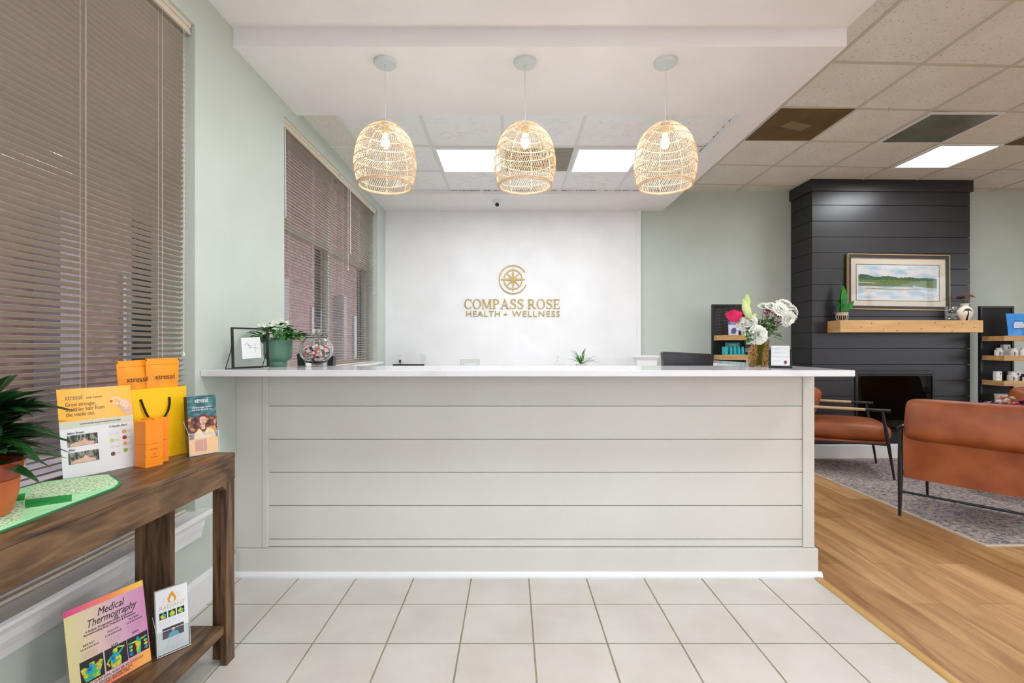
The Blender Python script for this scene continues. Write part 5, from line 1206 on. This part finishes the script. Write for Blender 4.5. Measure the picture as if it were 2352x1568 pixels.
for x_, a, y_, pz in ((.030, 'BREAST', .155, '$299'), (.100, 'HEALTH', .163, '$395'), (.166, 'FULL BODY', .172, '$895')):
    text(a, .009, dk, t_, (x_+.012, y_, .0006), sp=1.3, width=.032); text('SCREENING', .009, dk, t_, (x_+.004, y_-.011, .0006), sp=1.3, width=.050)
    q = B()
    for r_ in range(4): q.box(x_+.004+.003*(r_ % 2), x_+.052-.004*(r_ % 2), y_-.020-.0055*r_, y_-.0193-.0055*r_, .0001, .0004)
    q.build('small_print', mat('mauve_small_print', (150, 112, 116), .5), t_); text(pz, .010, dk, t_, (x_+.018, y_-.050, .0006), width=.020)
thermal = ramp_mat('thermal_print', [(.30, (34, 70, 190)), (.40, (30, 170, 190)), (.48, (60, 180, 70)), (.56, (220, 220, 50)), (.66, (236, 110, 40)), (.76, (220, 40, 40))], ns=45, r=.4)
for i, x_ in enumerate((.028, .098, .166)):
    f = B().box(x_, x_+.066, .040+.004*i, .112, .0001, .0005).build('thermal_photo', mat('black_print', (26, 24, 26), .4), t_); q = B(); cx_ = x_+.033
    if i == 0: q.prism([(x_+.001, .088), (x_+.008, .060), (x_+.012, .046), (x_+.052, .046), (x_+.056, .064), (x_+.065, .090), (x_+.056, .095), (x_+.040, .085), (x_+.040, .098), (x_+.025, .098), (x_+.025, .084), (x_+.010, .092)], .0006, .0009)
    elif i == 1:
        q.prism([(cx_-.018, .045), (cx_+.012, .045), (cx_+.014, .070), (cx_+.006, .088), (cx_-.012, .088), (cx_-.018, .070)], .0006, .0009); ring(q, cx_-.003, .096, .0075, .009, .0003, .0003, 0, 2*PI, .0006, .0009, 16)
        ribbon(q, [(cx_-.014, .084), (cx_-.028, .068), (cx_-.022, .056)], [.007]*3, .0006, .0009); ribbon(q, [(cx_+.008, .084), (cx_+.024, .098), (cx_+.002, .106)], [.007]*3, .0006, .0009)
    else:
        q.prism([(cx_-.006, .048), (cx_+.006, .048), (cx_+.008, .072), (cx_+.009, .095), (cx_-.009, .095), (cx_-.008, .072)], .0006, .0009); ring(q, cx_, .100, .0045, .006, .0003, .0003, 0, 2*PI, .0006, .0009, 14)
        ribbon(q, [(cx_-.008, .092), (cx_-.030, .094)], [.005]*2, .0006, .0009); ribbon(q, [(cx_+.008, .092), (cx_+.030, .096)], [.005]*2, .0006, .0009)
        for k in range(3):
            for sx_ in (-1, 1): ring(q, cx_+sx_*.024, .058+.012*k, .006, .0048, .0003, .0003, 0, 2*PI, .0006, .0009, 14)
    q.build('thermal_figure', thermal, f)
text('CALL FOR QUESTIONS, SCAN QR TO SCHEDULE', .010, dk, t_, (.020, .030, .0006), sp=1.1, width=.190)
text('IMAGING TECHNICIAN, LMT', .009, dk, t_, (.075, .020, .0006), width=.10); text('PHONE: 203-228-7820', .009, dk, t_, (.075, .012, .0006), width=.09)
pm = plane_M((-1.285, 1.756, SH), (-1.213, 1.848, SH), (-.10, .06, 1)); RWd, RHt = .104, .228
leaflet_holder(pm @ Matrix.Translation((.004, 0, 0)), RWd, RHt, 'clear acrylic leaflet holder on the lower shelf, right of the pink sign')
t_ = thing('leaflet_stack', 'stack of white RADIANT leaflets with a flame emblem on the lower shelf', 'leaflets', M=pm @ Matrix.Translation((.005, .0045, 0)))
B().box(0, RWd-.002, 0, RHt, -.016, 0, .0008).build('leaflets', paper, t_); cxr = .051
fo = mat('orange_flame_print', (222, 150, 44), .45); b = B(); b.prism([(cxr-.013, .178), (cxr-.006, .176), (cxr+.006, .176), (cxr+.013, .178), (cxr+.014, .190), (cxr+.008, .202), (cxr+.001, .216), (cxr-.008, .202), (cxr-.014, .190)], .0001, .0004); b.build('flame_emblem', fo, t_)
b = B(); b.prism([(cxr-.006, .177), (cxr+.006, .177), (cxr+.007, .187), (cxr, .199), (cxr-.007, .187)], .0005, .0007); b.build('flame_heart', paper, t_)
b = B()
for k in range(9): a = PI*(k+.5)/9; ribbon(b, [(cxr+.020*math.cos(a), .182+.020*math.sin(a)), (cxr+.030*math.cos(a), .182+.030*math.sin(a))], [.0008]*2, .0001, .0004)
b.box(cxr-.036, cxr+.036, .1735, .1742, .0001, .0004); b.build('sun_rays_print', fo, t_)
text('RADIANT', .020, mat('beige_print', (196, 180, 160), .5), t_, (.010, .156, .0005), width=.082)
for k in range(3):
    f = B().box(.010+.028*k, .034+.028*k, .124, .148, .0001, .0004).build('thermal_photo', mat('black_print', (26, 24, 26), .4), t_); q = B(); cx_ = .022+.028*k
    q.prism([(cx_-.007, .126), (cx_+.007, .126), (cx_+.009, .138), (cx_+.004, .141), (cx_-.004, .141), (cx_-.009, .138)], .0005, .0007); ring(q, cx_, .1435, .003, .0035, .0002, .0002, 0, 2*PI, .0005, .0007, 10); q.build('thermal_figure', thermal, f)
b = B()
for r_ in range(4): b.box(.010, .092-.006*r_, .116-.006*r_, .1168-.006*r_, .0001, .0004)
for r_ in range(6): b.box(.030, .086-.008*(r_ % 3), .044-.006*r_, .0448-.006*r_, .0001, .0004)
b.build('small_print', mat('pale_print', (176, 180, 184), .5), t_)
f = B().box(.018, .086, .052, .090, .0001, .0004).build('portrait_photo', mat('dim_room_print', (84, 74, 80), .45, c2=(60, 52, 58), ns=30), t_)
B().prism([(.034, .053), (.038, .066), (.046, .071), (.058, .071), (.068, .064), (.070, .053)], .0005, .0007).build('blue_scrubs_print', mat('teal_blue_print', (96, 176, 198), .45), f); q = B(); ring(q, .052, .079, .0055, .0075, .0003, .0003, 0, 2*PI, .0005, .0008, 16); q.build('face_print', skin_p, f)
q = B(); ring(q, .052, .082, .0075, .0075, .0045, .002, -.2, PI+.2, .0009, .0011, 16); q.build('hair_print', mat('dark_hair_print', (52, 36, 34), .5), f)
